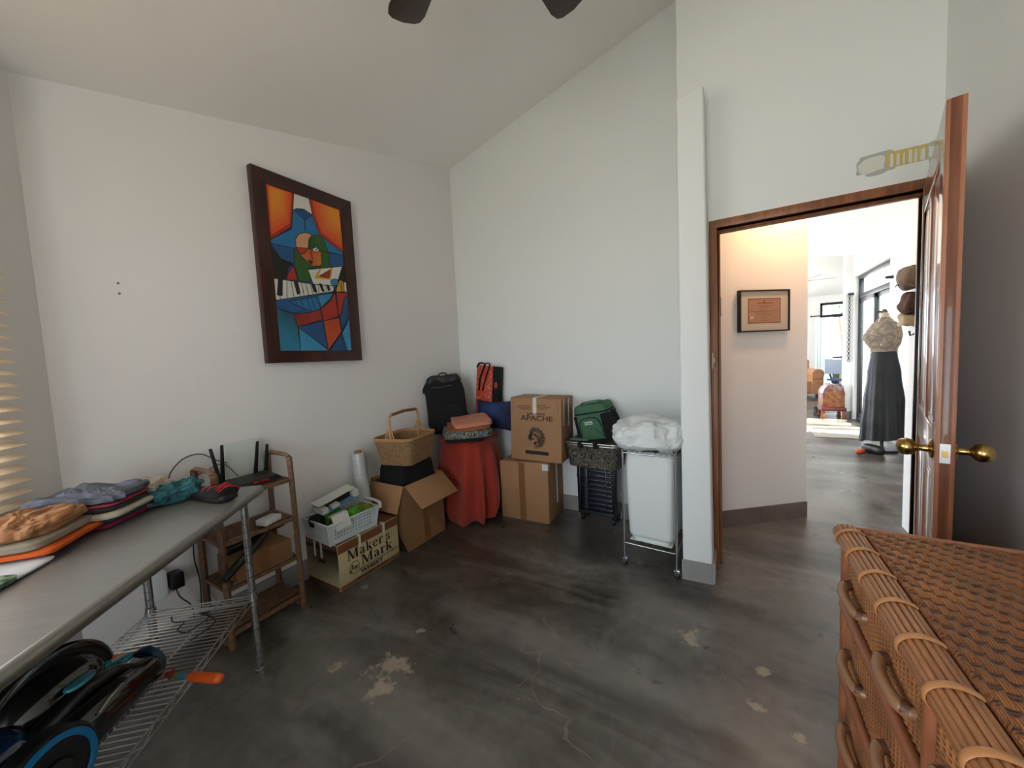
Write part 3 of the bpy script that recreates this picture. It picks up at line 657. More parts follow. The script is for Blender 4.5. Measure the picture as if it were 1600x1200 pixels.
for x in (-.15, .15):
    for y in (-.15, .15): ms.tube([(x, y, .0), (x*.9, y*.9, .68)], .014, 8)
ms.tube([(-.15,-.15,.03),(.17,-.17,.03),(.15,.15,.03),(-.15,.15,.03)], .012, 8, closed=True); ms.cbox((0,0,.68),(.34,.34,.02))
ms.build('stand', mat('dark grey metal', '23282b', .45, .5), tc_)
# items on top
def softthing(name, label, cat, size, loc, rz, m, e1=.3, e2=.3, amp=.01, sc=8, seed=1, folds=0, fa=.004, rot=None, **k):
    o = M().soft(size, e1, e2, amp, sc, seed, folds, fa, **k).build(name, m, None, smooth=True)
    o.location = loc; o.rotation_euler = rot if rot else (0, 0, rz); return tag(o, label, cat)
PATT = bpy.data.materials.new('black cream leaf print')
def voroprint(m, stops, scale=28, rough=.85):
    m.use_nodes = True
    N_ = m.node_tree.nodes; L_ = m.node_tree.links; b_ = N_['Principled BSDF']; b_.inputs['Roughness'].default_value = rough
    t_ = N_.new('ShaderNodeTexCoord'); n_ = N_.new('ShaderNodeTexNoise'); n_.inputs['Scale'].default_value = scale; n_.inputs['Detail'].default_value = 2; n_.inputs['Distortion'].default_value = 2.5
    r_ = N_.new('ShaderNodeValToRGB'); r_.color_ramp.interpolation = 'CONSTANT'; e_ = r_.color_ramp.elements
    while len(e_) < len(stops): e_.new(.5)
    for i, (p, c_) in enumerate(stops): e_[i].position = p; e_[i].color = (*hexc(c_), 1)
    L_.new(t_.outputs['Object'], n_.inputs['Vector']); L_.new(n_.outputs['Fac'], r_.inputs['Fac']); L_.new(r_.outputs['Color'], b_.inputs['Base Color']); return m
voroprint(PATT, [(0, '101318'), (.40, '8c8468'), (.46, '141820'), (.53, '7e8894'), (.58, '0f1216'), (.66, 'a69d7a')], 13)
softthing('folded_garment', 'black folded garment lowest of the pile on the red cloth', 'garment', (.31, .36, .03), (-1.935, 2.46, .702), .6, BLACKF, .3, .25, .004, 10, 2)
softthing('folded_garment', 'black and cream leaf print cloth folded under the rust cloth', 'garment', (.40, .42, .075), (-1.925, 2.48, .726), .75, PATT, .45, .4, .012, 9, 3, 3, .006)
softthing('folded_garment', 'rust brown cloth folded between the print cloth and the peach towel', 'garment', (.35, .40, .035), (-1.92, 2.50, .796), .7, mat('rust brown cloth', '8a4c28', .85, noise_amt=.08), .4, .28, .008, 8, 4, 2, .004, rot=(.03, -.05, .72))
softthing('folded_towel', 'peach folded towel topmost of the pile on the red cloth', 'towel', (.31, .37, .045), (-1.90, 2.515, .826), .7, mat('peach cloth', 'b87a60', .85, noise_amt=.05), .35, .22, .006, 7, 5, 3, .004, rot=(.05, -.06, .78))
# black backpack
tbp = thing('backpack', 'black backpack leaning into the room corner behind the folded towel', 'backpack', (-2.205, 2.60, .708), rot=(radians(-6), radians(-5), radians(40)))
M().soft((.35, .17, .50), .35, .35, .018, 7, 11, nu=70, nv=40).build('main_body', BLACKF, tbp, smooth=True)
o = M().soft((.24, .07, .24), .4, .35, .01, 9, 12).build('front_pocket', BLACKF, tbp, smooth=True); o.location = (.01, -.095, .03)
o = M().soft((.31, .15, .09), .5, .5, .02, 12, 13).build('top_flap', mat('black nylon', '111215', .55, bump=.2, bscale=60), tbp, smooth=True); o.location = (-.0, -.01, .44)
M().tube(bez([(-.04, .0, .51), (-.02, 0, .545), (.03, 0, .545), (.05, 0, .51)], 6), .011, 8, flat=.5).build('grab_handle', BLACKF, tbp, smooth=60)
M().tube([(-.11, -.085, .425), (0, -.092, .420), (.08, -.085, .425)], .004, 6).build('zip', mat('zip grey', '5a5c5e', .4, .5), tbp)
M().tube(bez([(-.13,-.05,.47),(-.17,-.06,.44),(-.185,-.06,.40),(-.18,-.06,.385)], 5), .006, 6).build('strap', BLACKF, tbp, smooth=60)
# blue cushion and tote bag
NAVY = mat('dark navy cloth', '14162a', .85, nscale=5.5, col2='1f3568')
def cush(sd):
    def f_(u_, vv):
        a_ = 2*u_-1; b_ = 2*vv-1; px_ = a_*(.205-.022*(1-b_*b_)); pz_ = .145+b_*(.145-.026*(1-a_*a_)); t_ = .062*max(0, (1-a_**4)*(1-b_**4))**.6
        return (px_, sd*(t_+.0015)+.006*noise.noise(Vector((a_*2.5, b_*2.5, sd)))*(1-a_*a_)*(1-b_*b_), pz_)
    return f_
oc_ = M().grid(cush(-1), 36, 26).grid(cush(1), 36, 26).build('cushion', NAVY, None, smooth=True); oc_.location = (-1.845, 2.785, .705); oc_.rotation_euler = (radians(-12), 0, radians(5)); tag(oc_, 'navy and mid blue cushion propped upright behind the peach towel', 'cushion')
tto = thing('tote_bag', 'red and black shopping tote bag standing behind the blue cushion', 'bag', (-1.995, 2.905, .72), rot=(radians(-4), radians(4), radians(3)))
TOR = voroprint(bpy.data.materials.new('red orange print'), [(0, 'a8301e'), (.42, 'c25a34'), (.50, '9c1f18'), (.56, 'b8442a'), (.62, 'c98a6a')], 16, .5)

mt_ = M().hexa([(-.125,-.05,0),(.125,-.05,0),(.125,.03,0),(-.125,.03,0),(-.128,-.045,.585),(.122,-.05,.57),(.122,.02,.57),(-.128,.02,.58)]); mt_.build('bag_body', TOR, tto, bevel=.006)
M().hexa([(.055,-.0515,0),(.127,-.0515,0),(.127,.031,0),(.055,.031,0),(.052,-.0515,.574),(.124,-.0515,.571),(.124,.021,.571),(.052,.021,.574)]).build('side_gusset', BLACKF, tto, bevel=.004)
M().lathe([(.0,0),(.018,.0),(.018,.001),(.0,.001)], 20, T=Matrix.Translation((.092,-.0522,.40)) @ Matrix.Rotation(pi/2,4,'X') @ Matrix.Diagonal((1,1.8,1,1))).build('badge', mat('muted red', '8c3020', .6), tto)
M().tube(bez([(-.085,-.055,.34),(-.075,-.06,.46),(-.045,-.058,.55),(-.02,-.062,.598),(.02,-.058,.592),(-.005,-.057,.50),(-.03,-.056,.42),(-.045,-.055,.34)],6), .016, 8, flat=.3).build('carry_strap', BLACKF, tto, smooth=60)
M().tube(bez([(-.12,-.045,.56),(-.10,-.05,.595),(-.06,-.04,.60),(-.04,-.035,.575)],5), .015, 8, flat=.3).build('carry_strap', BLACKF, tto, smooth=60)
# ---- two cartons by the back wall
tl = thing('cardboard_box', 'plain brown carton on the floor under the carton printed with a chief head', 'box', (-1.265, 2.645, 0), radians(2.5))
mlb = M(); mlb.hexa([(-.437,0,0),(0,0,0),(0,.33,0),(-.437,.33,0),(-.440,.0,.49),(.004,-.004,.505),(.004,.33,.50),(-.440,.33,.49)]); mlb.build('carton', CARD2, tl, bevel=.005)
M().box((-.26,-.0048,.0),(-.205,-.0035,.492)).build('tape', mat('brown tape', '7d5632', .3, coat=.4), tl)
M().box((-.045,-.0052,.445),(.006,-.001,.495)).box((.003,-.005,.445),(.0065,.03,.495)).build('paper_label', WHC, tl)
M().box((.0035,.17,.12),(.0055,.20,.50)).build('side_tape', TAPE, tl)
ta = thing('cardboard_box', 'tan carton printed APACHE with a feathered chief head, stacked on the plain carton', 'box', (-1.385, 2.81, .507), rot=(radians(-1.0), radians(1.4), radians(4)))
ma = M(); w2, d2, h2 = .445, .30, .515
ma.box((-w2/2,-d2/2,0),(w2/2,d2/2,h2)); ma.build('carton', CARD2, ta, bevel=.004)
for y0, y1 in ((-d2/2, -.004), (.004, d2/2)):
    ma2 = M().box((-w2/2+.002, y0+.002, h2+.0005), (w2/2-.002, y1-.001, h2+.0045)); ma2.build('flap', CARD2, ta, bevel=.001)
Ta = face_T((0, -d2/2-.0010, 0), (1,0,0), (0,0,1))
text('lettering', "APACHE", .072, INK, ta, Ta @ Matrix.Translation((.012, .335, 0)), bold=.0008, width=1.05, align='CENTER', space=.98, yscale=.8)
text('lettering', "ORANGELIS", .026, INK, ta, Ta @ Matrix.Translation((.005, .382, 0)), bold=.0008, width=1.15, align='CENTER', yscale=.8)
# chief head in profile with feather bonnet
E_ = M(); Th = Ta @ Matrix.Translation((.006, .185, 0))
def fl(pts): E_.prism(pts, 0, .0006, 0, Th)
fl([(-.052,.045),(-.030,.052),(-.028,.030),(-.040,.010),(-.036,-.010),(-.050,-.022),(-.058,-.014),(-.066,-.004),(-.074,.004),(-.066,.012),(-.068,.026)])
fl([(-.040,.004),(-.020,.006),(-.012,-.010),(-.030,-.006)])
fl([(-.022,-.030),(.0,-.022),(.006,-.040),(-.016,-.050)])
for k in range(3): fl([(-.016+k*.014,-.046-k*.002),(-.008+k*.014,-.046),(-.006+k*.014,-.084+k*.006),(-.011+k*.014,-.080)])
E_.tube([Th @ Vector((-.058+.086*(i/10)**.9, .052+.006*i/10-.075*(i/10)**2.2, .0004)) for i in range(11)], .0028, 5)
E_.tube([Th @ Vector((-.050+.062*(i/10)**.9, .040+.004*i/10-.060*(i/10)**2.2, .0004)) for i in range(11)], .0016, 5)
for k in range(17):
    an = radians(128-k*11.5); c0 = Vector((-.010, .005)); dr = Vector((cos(an), sin(an))); pe = Vector((-dr.y, dr.x))
    r0_ = .050 if k < 10 else .040; r1_ = .092+.004*(k % 2)
    if k < 3: r1_ = .078+.008*k
    p = [c0+dr*r0_+pe*.003, c0+dr*(r1_-.012)+pe*.0062, c0+dr*r1_, c0+dr*(r1_-.012)-pe*.0062, c0+dr*r0_-pe*.003]
    fl([(q.x, q.y) for q in p])
for k in range(9):
    an = radians(100-k*20); c0 = Vector((-.006, .0)); dr = Vector((cos(an), sin(an))); pe = Vector((-dr.y, dr.x))
    p = [c0+dr*.020+pe*.002, c0+dr*.042+pe*.005, c0+dr*.045-pe*.004, c0+dr*.02-pe*.002]; fl([(q.x, q.y) for q in p])
E_.build('chief_head_emblem', INK, ta)
M().prism([(x+.012, y+.070) for x, y in rr(.205, .030, .008)], 0, .0007, 0, Ta).build('printed_bar', INK, ta)
mtx = M(); rg = random.Random(2)
for (x0, x1, z) in ((-.145,-.04,.452),(-.165,-.035,.438),(-.13,-.035,.424),(.02,.095,.458),(.02,.135,.444),(.035,.10,.430)):
    x = x0
    while x < x1:
        w = rg.uniform(.005, .013); mtx.box((x, z, 0), (min(x+w, x1), z+.0055, .0005), 0, Ta); x += w+.003
for s_ in (-1, 1): mtx.box((s_*.195-.001, .40, 0), (s_*.195+.001, .49, .0005), 0, Ta)
Tsd = face_T((w2/2+.0008, -d2/2, 0), (0,1,0), (0,0,1))
for k, zz in enumerate((.06, .085, .12, .145, .20, .225)): mtx.box((zz, .30+.01*(k % 3), 0), (zz+.012, .47-.012*(k % 2), .0005), 0, Tsd)
mtx.build('fine_print', mat('brown ink', '3d2a1c', .8), ta)
M().box((-.02,-.0012-d2/2,h2-.135),(.012,-.0002-d2/2,h2+.006)).box((-.02,-d2/2,h2+.0048),(.012,d2/2,h2+.006)).build('tape', TAPE, ta)
M().box((w2/2+.0005,.02,.28),(w2/2+.0015,.05,h2)).box((w2/2+.0005,-.10,.30),(w2/2+.0015,-.075,h2)).build('side_tape', TAPE, ta)
# ---- black folding crate on wheels
tf = thing('folding_crate', 'black plastic ribbed crate standing upright on small wheels beside the laundry cart', 'crate', (-.925, 2.83, 0), radians(-2))
BP = mat('dark blue black plastic', '14181f', .3, coat=.2)
mfz = M(); w3, h3, z3 = .31, .40, .075
mfz.box((-w3/2,.015,z3),(w3/2,.13,z3+h3)); 
for (lo, hi) in (((-w3/2,-.012,z3),(-w3/2+.022,.02,z3+h3)),((w3/2-.022,-.012,z3),(w3/2,.02,z3+h3)),((-w3/2,-.012,z3),(w3/2,.02,z3+.022)),((-w3/2,-.012,z3+h3-.022),(w3/2,.02,z3+h3))): mfz.box(lo, hi)
mfz.build('shell', BP, tf, bevel=.004)
for k in range(9):
    M().box((-w3/2+.03,-.006,z3+.035+k*.038),(w3/2-.03,.018,z3+.055+k*.038)).build('rib', BP, tf, bevel=.005)
M().box((-.10,-.008,z3+.03),(-.075,.018,z3+h3-.03)).box((.075,-.008,z3+.03),(.085,.018,z3+h3-.03)).build('upright_bar', mat('grey blue plastic', '2b333d', .25, coat=.3), tf, bevel=.003)
for x in (-.13, .13):
    for y in (.02, .12):
        T = Matrix.Translation((x-.012, y, .028)) @ Matrix.Rotation(pi/2, 4, 'Y')
        M().lathe([(.010,0),(.027,.002),(.027,.022),(.010,.024)], 20, T=T).build('wheel', BLACKP, tf, smooth=40)
        M().box((x-.016,y-.012,.03),(x+.016,y+.012,z3+.002)).build('caster_fork', BLACKP, tf)
M().tube(bez([(-w3/2,.05,.33),(-w3/2-.022,.04,.35),(-w3/2-.02,.04,.38)],4), .006, 6).build('latch', BLACKP, tf, smooth=60)
# ---- patterned picnic basket with aluminium handles
tpk = thing('picnic_basket', 'dark leaf patterned fabric picnic basket with aluminium handles on the black crate', 'basket', (-.925, 2.86, .478), radians(-2))
CAMO = voroprint(bpy.data.materials.new('grey leaf print'), [(0, '1d1b18'), (.43, '6f675a'), (.47, '26231f'), (.54, '847b6c'), (.58, '2a2622'), (.64, '564f45')], 17, .8)
bt = rr(.40, .235, .05); tp_ = rr(.435, .27, .055)
vs = [(x, y, .0) for x, y in bt]+[(x, y, .175) for x, y in tp_]; n = len(bt)
M().add(vs, [(i, (i+1) % n, n+(i+1) % n, n+i) for i in range(n)]+[tuple(range(n-1,-1,-1))]).add([(x*.985, y*.97, .172) for x, y in tp_], [tuple(range(n))]).build('fabric_body', CAMO, tpk, smooth=40)
AL = mat('aluminium', (.62,.62,.60), .28, 1.)
M().tube([(x, y, .178) for x, y in rr(.44, .275, .06)], .006, 8, closed=True).build('top_frame', AL, tpk, smooth=60)
for s_ in (-1, 1):
    M().tube(bez([(-.215, s_*.02, .180),(-.222, s_*.10, .192),(-.19, s_*.152, .199),(0, s_*.158, .200),(.19, s_*.152, .199),(.222, s_*.10, .192),(.215, s_*.02, .180)], 6), .006, 8).build('handle', AL, tpk, smooth=60)
for x in (-.095, .03): M().box((x,-.165,.165),(x+.038,-.130,.208)).build('handle_strap', BLACKF, tpk, bevel=.003)
M().soft((.40,.245,.03), .5, .2, .006, 9, 31).build('top_cover', mat('taupe cloth', '6a584b', .8), tpk, smooth=True).location = (0, 0, .166)
# ---- green cooler bag
GRC = mat('cooler green fabric', '3a6147', .75, noise_amt=.05, bump=.15, bscale=250)
tcb = thing('cooler_bag', 'green and black soft cooler bag tilted on the patterned picnic basket', 'bag', (-.895, 2.87, .705), rot=(radians(4), radians(-11), radians(-4)))
mcb = M(); oc = rr(.285, .20, .045, 6); n = len(oc)
lv = [(.0, .93), (.02, .98), (.10, 1.), (.20, 1.0), (.235, .985), (.262, .93), (.272, .86)]
mcb.add([(x*k, y*k, z) for z, k in lv for x, y in oc], [(j*n+i, j*n+(i+1) % n, (j+1)*n+(i+1) % n, (j+1)*n+i) for j in range(len(lv)-1) for i in range(n)]+[tuple(range(n-1,-1,-1)), tuple((len(lv)-1)*n+i for i in range(n))])
mcb.build('bag_body', GRC, tcb, smooth=50)
M().add([(x*1.012, y*1.012, z) for z in (.205, .217) for x, y in oc], [(i, (i+1) % n, n+(i+1) % n, n+i) for i in range(n)]).build('zip', BLACKF, tcb, smooth=60)
for s_, w in ((-1, .03), (1, .065)):
    x0 = s_*.143; M().box((min(x0, x0-s_*w), -.103, .0), (max(x0, x0-s_*w)+.0, .103, .20)).build('side_panel', BLACKF, tcb, bevel=.012)
Tk = face_T((0,-.1005,0),(1,0,0),(0,0,1)); pk = [(-.095,.015),(.075,.015),(.078,.10),(.070,.145),(.045,.172),(.0,.178),(-.065,.172),(-.092,.15),(-.097,.10)]
M().prism(pk, 0, .016, 0, Tk).build('front_pocket', GRC, tcb, bevel=.006)
M().tube([Tk @ Vector((x, y, .013)) for x, y in pk[2:]+pk[:1]], .0035, 6).tube([Tk @ Vector(p) for p in ((.078,.03,.016),(.05,.06,.018),(.03,.095,.017))], .002, 5).build('pocket_zip', BLACKF, tcb, smooth=60)
M().box((-.05,.125,.0155),(.015,.150,.0175),0,Tk).build('badge', mat('pale grey badge', 'b9bfb2', .5), tcb)
text('lettering', "Coleman", .0155, mat('dark green ink', '22402c', .6), tcb, Tk @ Matrix.Translation((-.0455, .132, .0178)), bold=.0004)
M().tube(bez([(.140,.0,.20),(.175,-.01,.17),(.195,-.03,.10),(.175,-.06,.03),(.11,-.12,-.012),(.02,-.15,-.02),(-.07,-.13,-.018),(-.12,-.11,-.005)], 6), .013, 8, flat=.3).build('shoulder_strap', BLACKF, tcb, smooth=60)
M().tube(bez([(-.140,.0,.15),(-.16,-.02,.11),(-.148,-.05,.06),(-.17,-.08,.03),(-.21,-.08,.01),(-.235,-.06,-.02)], 6), .012, 8, flat=.35).build('side_strap', BLACKF, tcb, smooth=60)
M().box((-.145,.02,.245),(-.145,.02,.245)) if 0 else None
M().tube(bez([(-.10,-.02,.268),(-.06,-.02,.29),(.07,-.02,.29),(.11,-.02,.268)],5), .014, 8, flat=.3).build('carry_handle', GRC, tcb, smooth=60)
o = M().soft((.15,.07,.02), .4, .4, .003, 10, 33).build('green_tag', GRC, None, smooth=True); o.location = (-1.03, 2.775, .684); tag(o, 'small flat green pouch lying on the patterned picnic basket beside the cooler', 'pouch')
# ---- chrome laundry cart
tq = thing('laundry_cart', 'narrow chrome wheeled laundry cart with a long white cloth bag', 'laundry cart', (-.432, 2.315, 0), radians(-3.5))
wq, dq = .155, .37
def rod(name, pts, r, m=CHROME): return M().tube(pts, r, 10).build(name, m, tq, smooth=60)
zt = .765
for x in (-wq, wq):
    for y in (0, dq):
        rod('post', [(x, y, .075), (x, y, zt)], .0075)
        M().lathe([(.0001,.0),(.011,.001),(.013,.016),(.0001,.02)], 14, T=Matrix.Translation((x,y,zt-.005))).build('post_cap', CHROME, tq, smooth=50)
        T = Matrix.Translation((x-.012, y+.008, .028)) @ Matrix.Rotation(pi/2, 4, 'Y')
        M().lathe([(.008,0),(.027,.002),(.028,.012),(.027,.022),(.008,.024)], 20, T=T).build('caster_wheel', mat('grey rubber', '33363a', .6), tq, smooth=40)
        M().box((x-.016,y-.010,.03),(x+.016,y+.016,.056)).cyl((x,y),.006,.05,.08,10).build('caster_fork', CHROME, tq, bevel=.002)
for z in (.15, .735):
    rod('rail', [(-wq,0,z),(wq,0,z)], .005); rod('rail', [(-wq,dq,z),(wq,dq,z)], .005); rod('rail', [(-wq,0,z),(-wq,dq,z)], .005); rod('rail', [(wq,0,z),(wq,dq,z)], .005)
M().tube([(-wq,-.004,.752)]+[(-wq+i*(2*wq)/20, -.004, .752+.006*sin(i*pi*.9)) for i in range(1,20)]+[(wq,-.004,.752)], .0035, 6).build('wire_loop', CHROME, tq, smooth=60)
for k in range(5): rod('bottom_wire', [(-wq+.04+k*.055,0,.15),(-wq+.04+k*.055,dq,.15)], .003)
WCL = mat('white cotton', 'd3d8d5', .9, sheen=.15)
def bagf(u, v):
    th = 2*pi*u; sg = lambda x, e: math.copysign(abs(x)**e, x); z = .752-.582*v
    kx = (wq-.008)-.010*v; 
    if v > .93: kx -= (v-.93)*.4
    x = kx*sg(cos(th), .28); y = dq/2+(dq/2-.014-(.02 if v > .95 else 0)+.008*sin(v*pi))*sg(sin(th), .28)
    w = noise.noise(Vector((x*6, y*6, z*2.2)))*.010*min(1, v*4)+.006*sin(x*40+z*7)*v*(1-v)*2
    return (x+w*.5, y-abs(w), z)
M().grid(bagf, 90, 50, cu=True).build('laundry_bag', WCL, tq, smooth=80)
mbt = M().box((-wq+.03,.02,.17),(wq-.03,dq-.02,.173)); mbt.build('bag_bottom', WCL, tq)
softthing('cloth_bundle', 'crumpled white cloth bundle heaped on top of the laundry cart', 'cloth', (.42, .40, .185), (-.435, 2.45, .745), .1, WCL, .7, .5, .04, 8, 41, nu=130, nv=60, flatb=False)
# light switch on the side of the pier
tsw = thing('light_switch', 'small beige light switch plate on the edge of the white pier by the door', 'switch', (-.088, 2.45, 1.245), 0)
M().box((0,-.035,0),(.008,.035,.09)).build('plate', mat('beige plastic', 'b39a7a', .5), tsw, bevel=.002)
M().box((.008,-.010,.03),(.014,.010,.06)).build('rocker', mat('ivory plastic', 'cabfa4', .5), tsw, bevel=.001)
# ================================================================== BAMBOO SHELF, WORK TABLE, DRESSER, FAN
tsh = thing('bamboo_shelf', 'four tier slatted bamboo shelf unit against the white wall behind the table end', 'shelf', (0,0,0))
tsh.location = (-2.235, .945, 0)
def BX(p): return (p[0]+2.235, p[1]-.945, p[2])
for y in (.765, 1.115):
    fr = M()
    # inverted U side frame: front leg, top rail (rounded), back leg, foot rail
    path = bez([(-2.098, y, .0), (-2.104, y, .45), (-2.112, y, .83), (-2.125, y, .868), (-2.16, y, .882), (-2.28, y, .882), (-2.325, y, .872), (-2.338, y, .83), (-2.342, y, .4), (-2.344, y, .0)], 5)
    fr.tube([BX(p) for p in path], .0165, 4, flat=.8); fr.tube([BX((-2.10, y, .022)), BX((-2.342, y, .022))], .015, 4)
    fr.build('side_frame', BAMB, tsh, bevel=.002)
zs = (.075, .30, .525, .745)
for z in zs:
    m1 = M()
    for x in (-2.108, -2.325): m1.cbox(BX((x, .94, z)), (.022, .335, .018))
    for k in range(12): m1.cbox(BX((-2.128-k*.0163, .94, z+.006)), (.0075, .335, .007)) if k else None
    for y in (.80, .94, 1.08): m1.cbox(BX((-2.217, y, z-.004)), (.20, .016, .010))
    m1.build('slatted_shelf', BAMB, tsh, bevel=.001)
for y in (.765, 1.115):
    for z in zs: M().cbox(BX((-2.222, y, z-.002)), (.225, .014, .018)).build('side_rail', BAMB, tsh, bevel=.002)
# router with antennas
tr = thing('wifi_router', 'black wifi router with upright antennas and red accents on the top bamboo shelf', 'router', (-2.215, .962, .760), 0)
M().hexa([(-.085,-.125,.0),(.085,-.125,.0),(.085,.125,.0),(-.085,.125,.0),(-.07,-.11,.034),(.06,-.11,.024),(.06,.11,.024),(-.07,.11,.034)]).build('body', BLACKP, tr, bevel=.006)
M().box((.062,-.02,.010),(.0855,.0,.018)).box((.062,.015,.010),(.0855,.05,.018)).build('red_accent', mat('red accent', '8f0f16', .4), tr)
for (y, dx, dy, h_) in ((-.11,-.01,-.025,.19), (-.10,-.0,.012,.20), (.055,.012,.020,.185), (.108,.018,.012,.16)):
    M().hexa([(-.072-.006,y-.009,.02),(-.060,y-.009,.02),(-.060,y+.009,.02),(-.078,y+.009,.02),(-.074+dx,y+dy-.007,.02+h_),(-.064+dx,y+dy-.007,.02+h_),(-.064+dx,y+dy+.007,.02+h_),(-.074+dx,y+dy+.007,.02+h_)]).build('antenna', BLACKP, tr, bevel=.003)
# white flat panel leaning on wall
tpn = thing('flat_antenna', 'white flat square antenna panel leaning on the wall behind the black router', 'panel', (-2.300, .985, .765), rot=(0, radians(-8), 0))
M().box((-.012,-.088,0),(.002,.088,.212)).build('panel', mat('pale panel', 'c3cbc6', .4), tpn, bevel=.006)
# white power brick, cardboard box, vacuum tubes
o = M().cbox((0,0,.016),(.07,.10,.032)).build('power_adapter', WHITEP, None, bevel=.006); o.location = (-2.15, 1.00, .5375); o.rotation_euler = (0,0,.3); tag(o, 'small white power adapter on the second bamboo shelf from the top', 'adapter')
tcx = thing('cardboard_box', 'low brown cardboard box on the third bamboo shelf from the top', 'box', (-2.20, .945, .312))
M().cbox((0,0,.055),(.20,.27,.11)).build('carton', CARD, tcx, bevel=.003); M().box((.1003,-.02,.0),(.101,.02,.11)).build('tape', mat('brown tape', '7d5632', .3, coat=.4), tcx)
tvt = thing('vacuum_wand', 'black vacuum wand and nozzle lying slanted across the bamboo shelf', 'vacuum tube', (-2.03, .73, .395), 0)
M().tube([(0,0,0),(-.06,.16,.07),(-.10,.24,.105)], .019, 14).build('tube', BLACKP, tvt, smooth=60)
M().tube([(-.10,.20,.108),(-.12,.26,.118),(-.135,.33,.110),(-.14,.38,.118)], [.022,.026,.024,.020], 14).build('nozzle', BLACKG, tvt, smooth=60)
M().box((-.150,.06,.060),(-.100,.22,.100)).build('brush_head', BLACKP, tvt, bevel=.008)
# wall socket box, plug, cables
tso = thing('wall_socket', 'white wall socket box low on the wall under the table end', 'socket', (XA, .59, .30))
M().box((0,-.028,0),(.045,.028,.125)).build('socket_box', WHITEP, tso, bevel=.004)
tpl = thing('power_plug', 'black power adapter plugged in beside the white socket box', 'plug', (XA+.02, .645, .325))
M().box((-.02,-.02,0),(.045,.03,.075)).build('adapter_body', BLACKP, tpl, bevel=.006)
M().tube(bez([(.02,0,.0),(.03,.01,-.05),(.02,.05,-.12),(.01,.06,-.2)],6), .003, 6).build('cord', BLACKP, tpl, smooth=60)
tag(M().tube(bez([(XA+.01,.735,.70),(XA+.008,.742,.55),(XA+.012,.735,.42),(XA+.01,.748,.30),(XA+.02,.74,.12)],8), .003, 6).build('black_cable', BLACKP, None, smooth=60), 'thin black cable hanging down the wall behind the shelf legs', 'cable')
tag(M().tube(bez([(XA+.01,.775,.70),(XA+.008,.76,.52),(XA+.012,.775,.40),(XA+.01,.765,.28),(XA+.03,.80,.14)],8), .003, 6).build('white_cable', WHITEP, None, smooth=60), 'white cable hanging down the wall beside the black cable', 'cable')
tag(M().tube(bez([(-2.31,.90,.875),(-2.33,.86,.90),(-2.345,.80,.945),(-2.35,.73,.935),(-2.35,.675,.87),(-2.34,.68,.80),(-2.3,.72,.765)],8), .0028, 6).build('grey_cable', mat('grey cable', '3d4044', .5), None, smooth=60), 'grey cable looping up the wall to the white antenna panel', 'cable')
tag(M().tube(bez([(-2.25,.63,.84),(-2.28,.72,.845),(-2.30,.80,.86),(-2.31,.88,.875),(-2.27,.93,.80)],8), .0024, 6).build('black_cable', BLACKP, None, smooth=60), 'thin black cable running over the end rail of the bamboo shelf', 'cable')
# ------------------------------------------------------------------ work table: local u along its front (towards the room), v to the window wall
K = Vector((-1.86, .87)); aT = atan2(-.743, .669)      # local x = u ; local y = left of u => towards +(.743,.669) ; v = -y
TT = .832
twt = thing('work_table', 'long stainless steel work table with a rolled edge and a chrome wire shelf below', 'table', (K.x, K.y, 0), aT)
LT, DT = 2.0, .57
def v(u, vv, z): return (u, -vv, z)
mtp = M().box((.012,-DT,TT-.012),(LT,-.015,TT)).box((.03,-DT+.01,TT-.045),(LT-.03,-.035,TT-.012)); mtp.build('table_top', mat('satin steel top', (.33,.33,.325), .38, .6, noise_amt=.04, nscale=2.5, stretch=(30,1.5,1)), twt, bevel=.002)
mte = M()
edge = [(LT,-.018,TT-.017),(.03,-.018,TT-.017),(.022,-.024,TT-.017),(.018,-.04,TT-.017),(.018,-DT+.01,TT-.017)]
mte.tube(edge, .0185, 16); mte.build('rolled_edge', mat('rolled steel edge', (.27,.27,.24), .33, .7), twt, smooth=60)
for (u_, v_) in ((.085,.062),(.085,.452),(LT-.085,.062),(LT-.085,.452)):
    mm = M().lathe([(.017,0),(.017,.012),(.0142,.014),(.0142,TT-.05),(.02,TT-.048),(.02,TT-.012)], 20, 0, (u_,-v_))
    mm.build('post', CHROME, twt, smooth=50)
    mgv = M()
    for k in range(22): mgv.lathe([(.0143,.03+k*.0345),(.0148,.0305+k*.0345),(.0148,.0318+k*.0345),(.0143,.0323+k*.0345)], 20, 0, (u_,-v_), cap=False)
    mgv.build('groove_ring', mat('dark groove', (.12,.12,.12), .4, .8), twt)
    M().lathe([(.013,.335),(.021,.338),(.017,.372),(.013,.374)], 18, 0, (u_,-v_)).build('shelf_collar', CHROME, twt, smooth=50)
SH = .353; WIRE = mat('chrome wire', (.75,.75,.76), .28, 1.)
msw = M(); u0_, u1_, v0_, v1_ = .085, LT-.085, .062, .452
for k in range(int((u1_-u0_)/.0205)): 
    u_ = u0_+.02+k*.0205; msw.tube([v(u_, v0_, SH), v(u_, v1_, SH)], .0025, 6)
for vv in (.19, .325): msw.tube([v(u0_, vv, SH-.004), v(u1_, vv, SH-.004)], .003, 6)
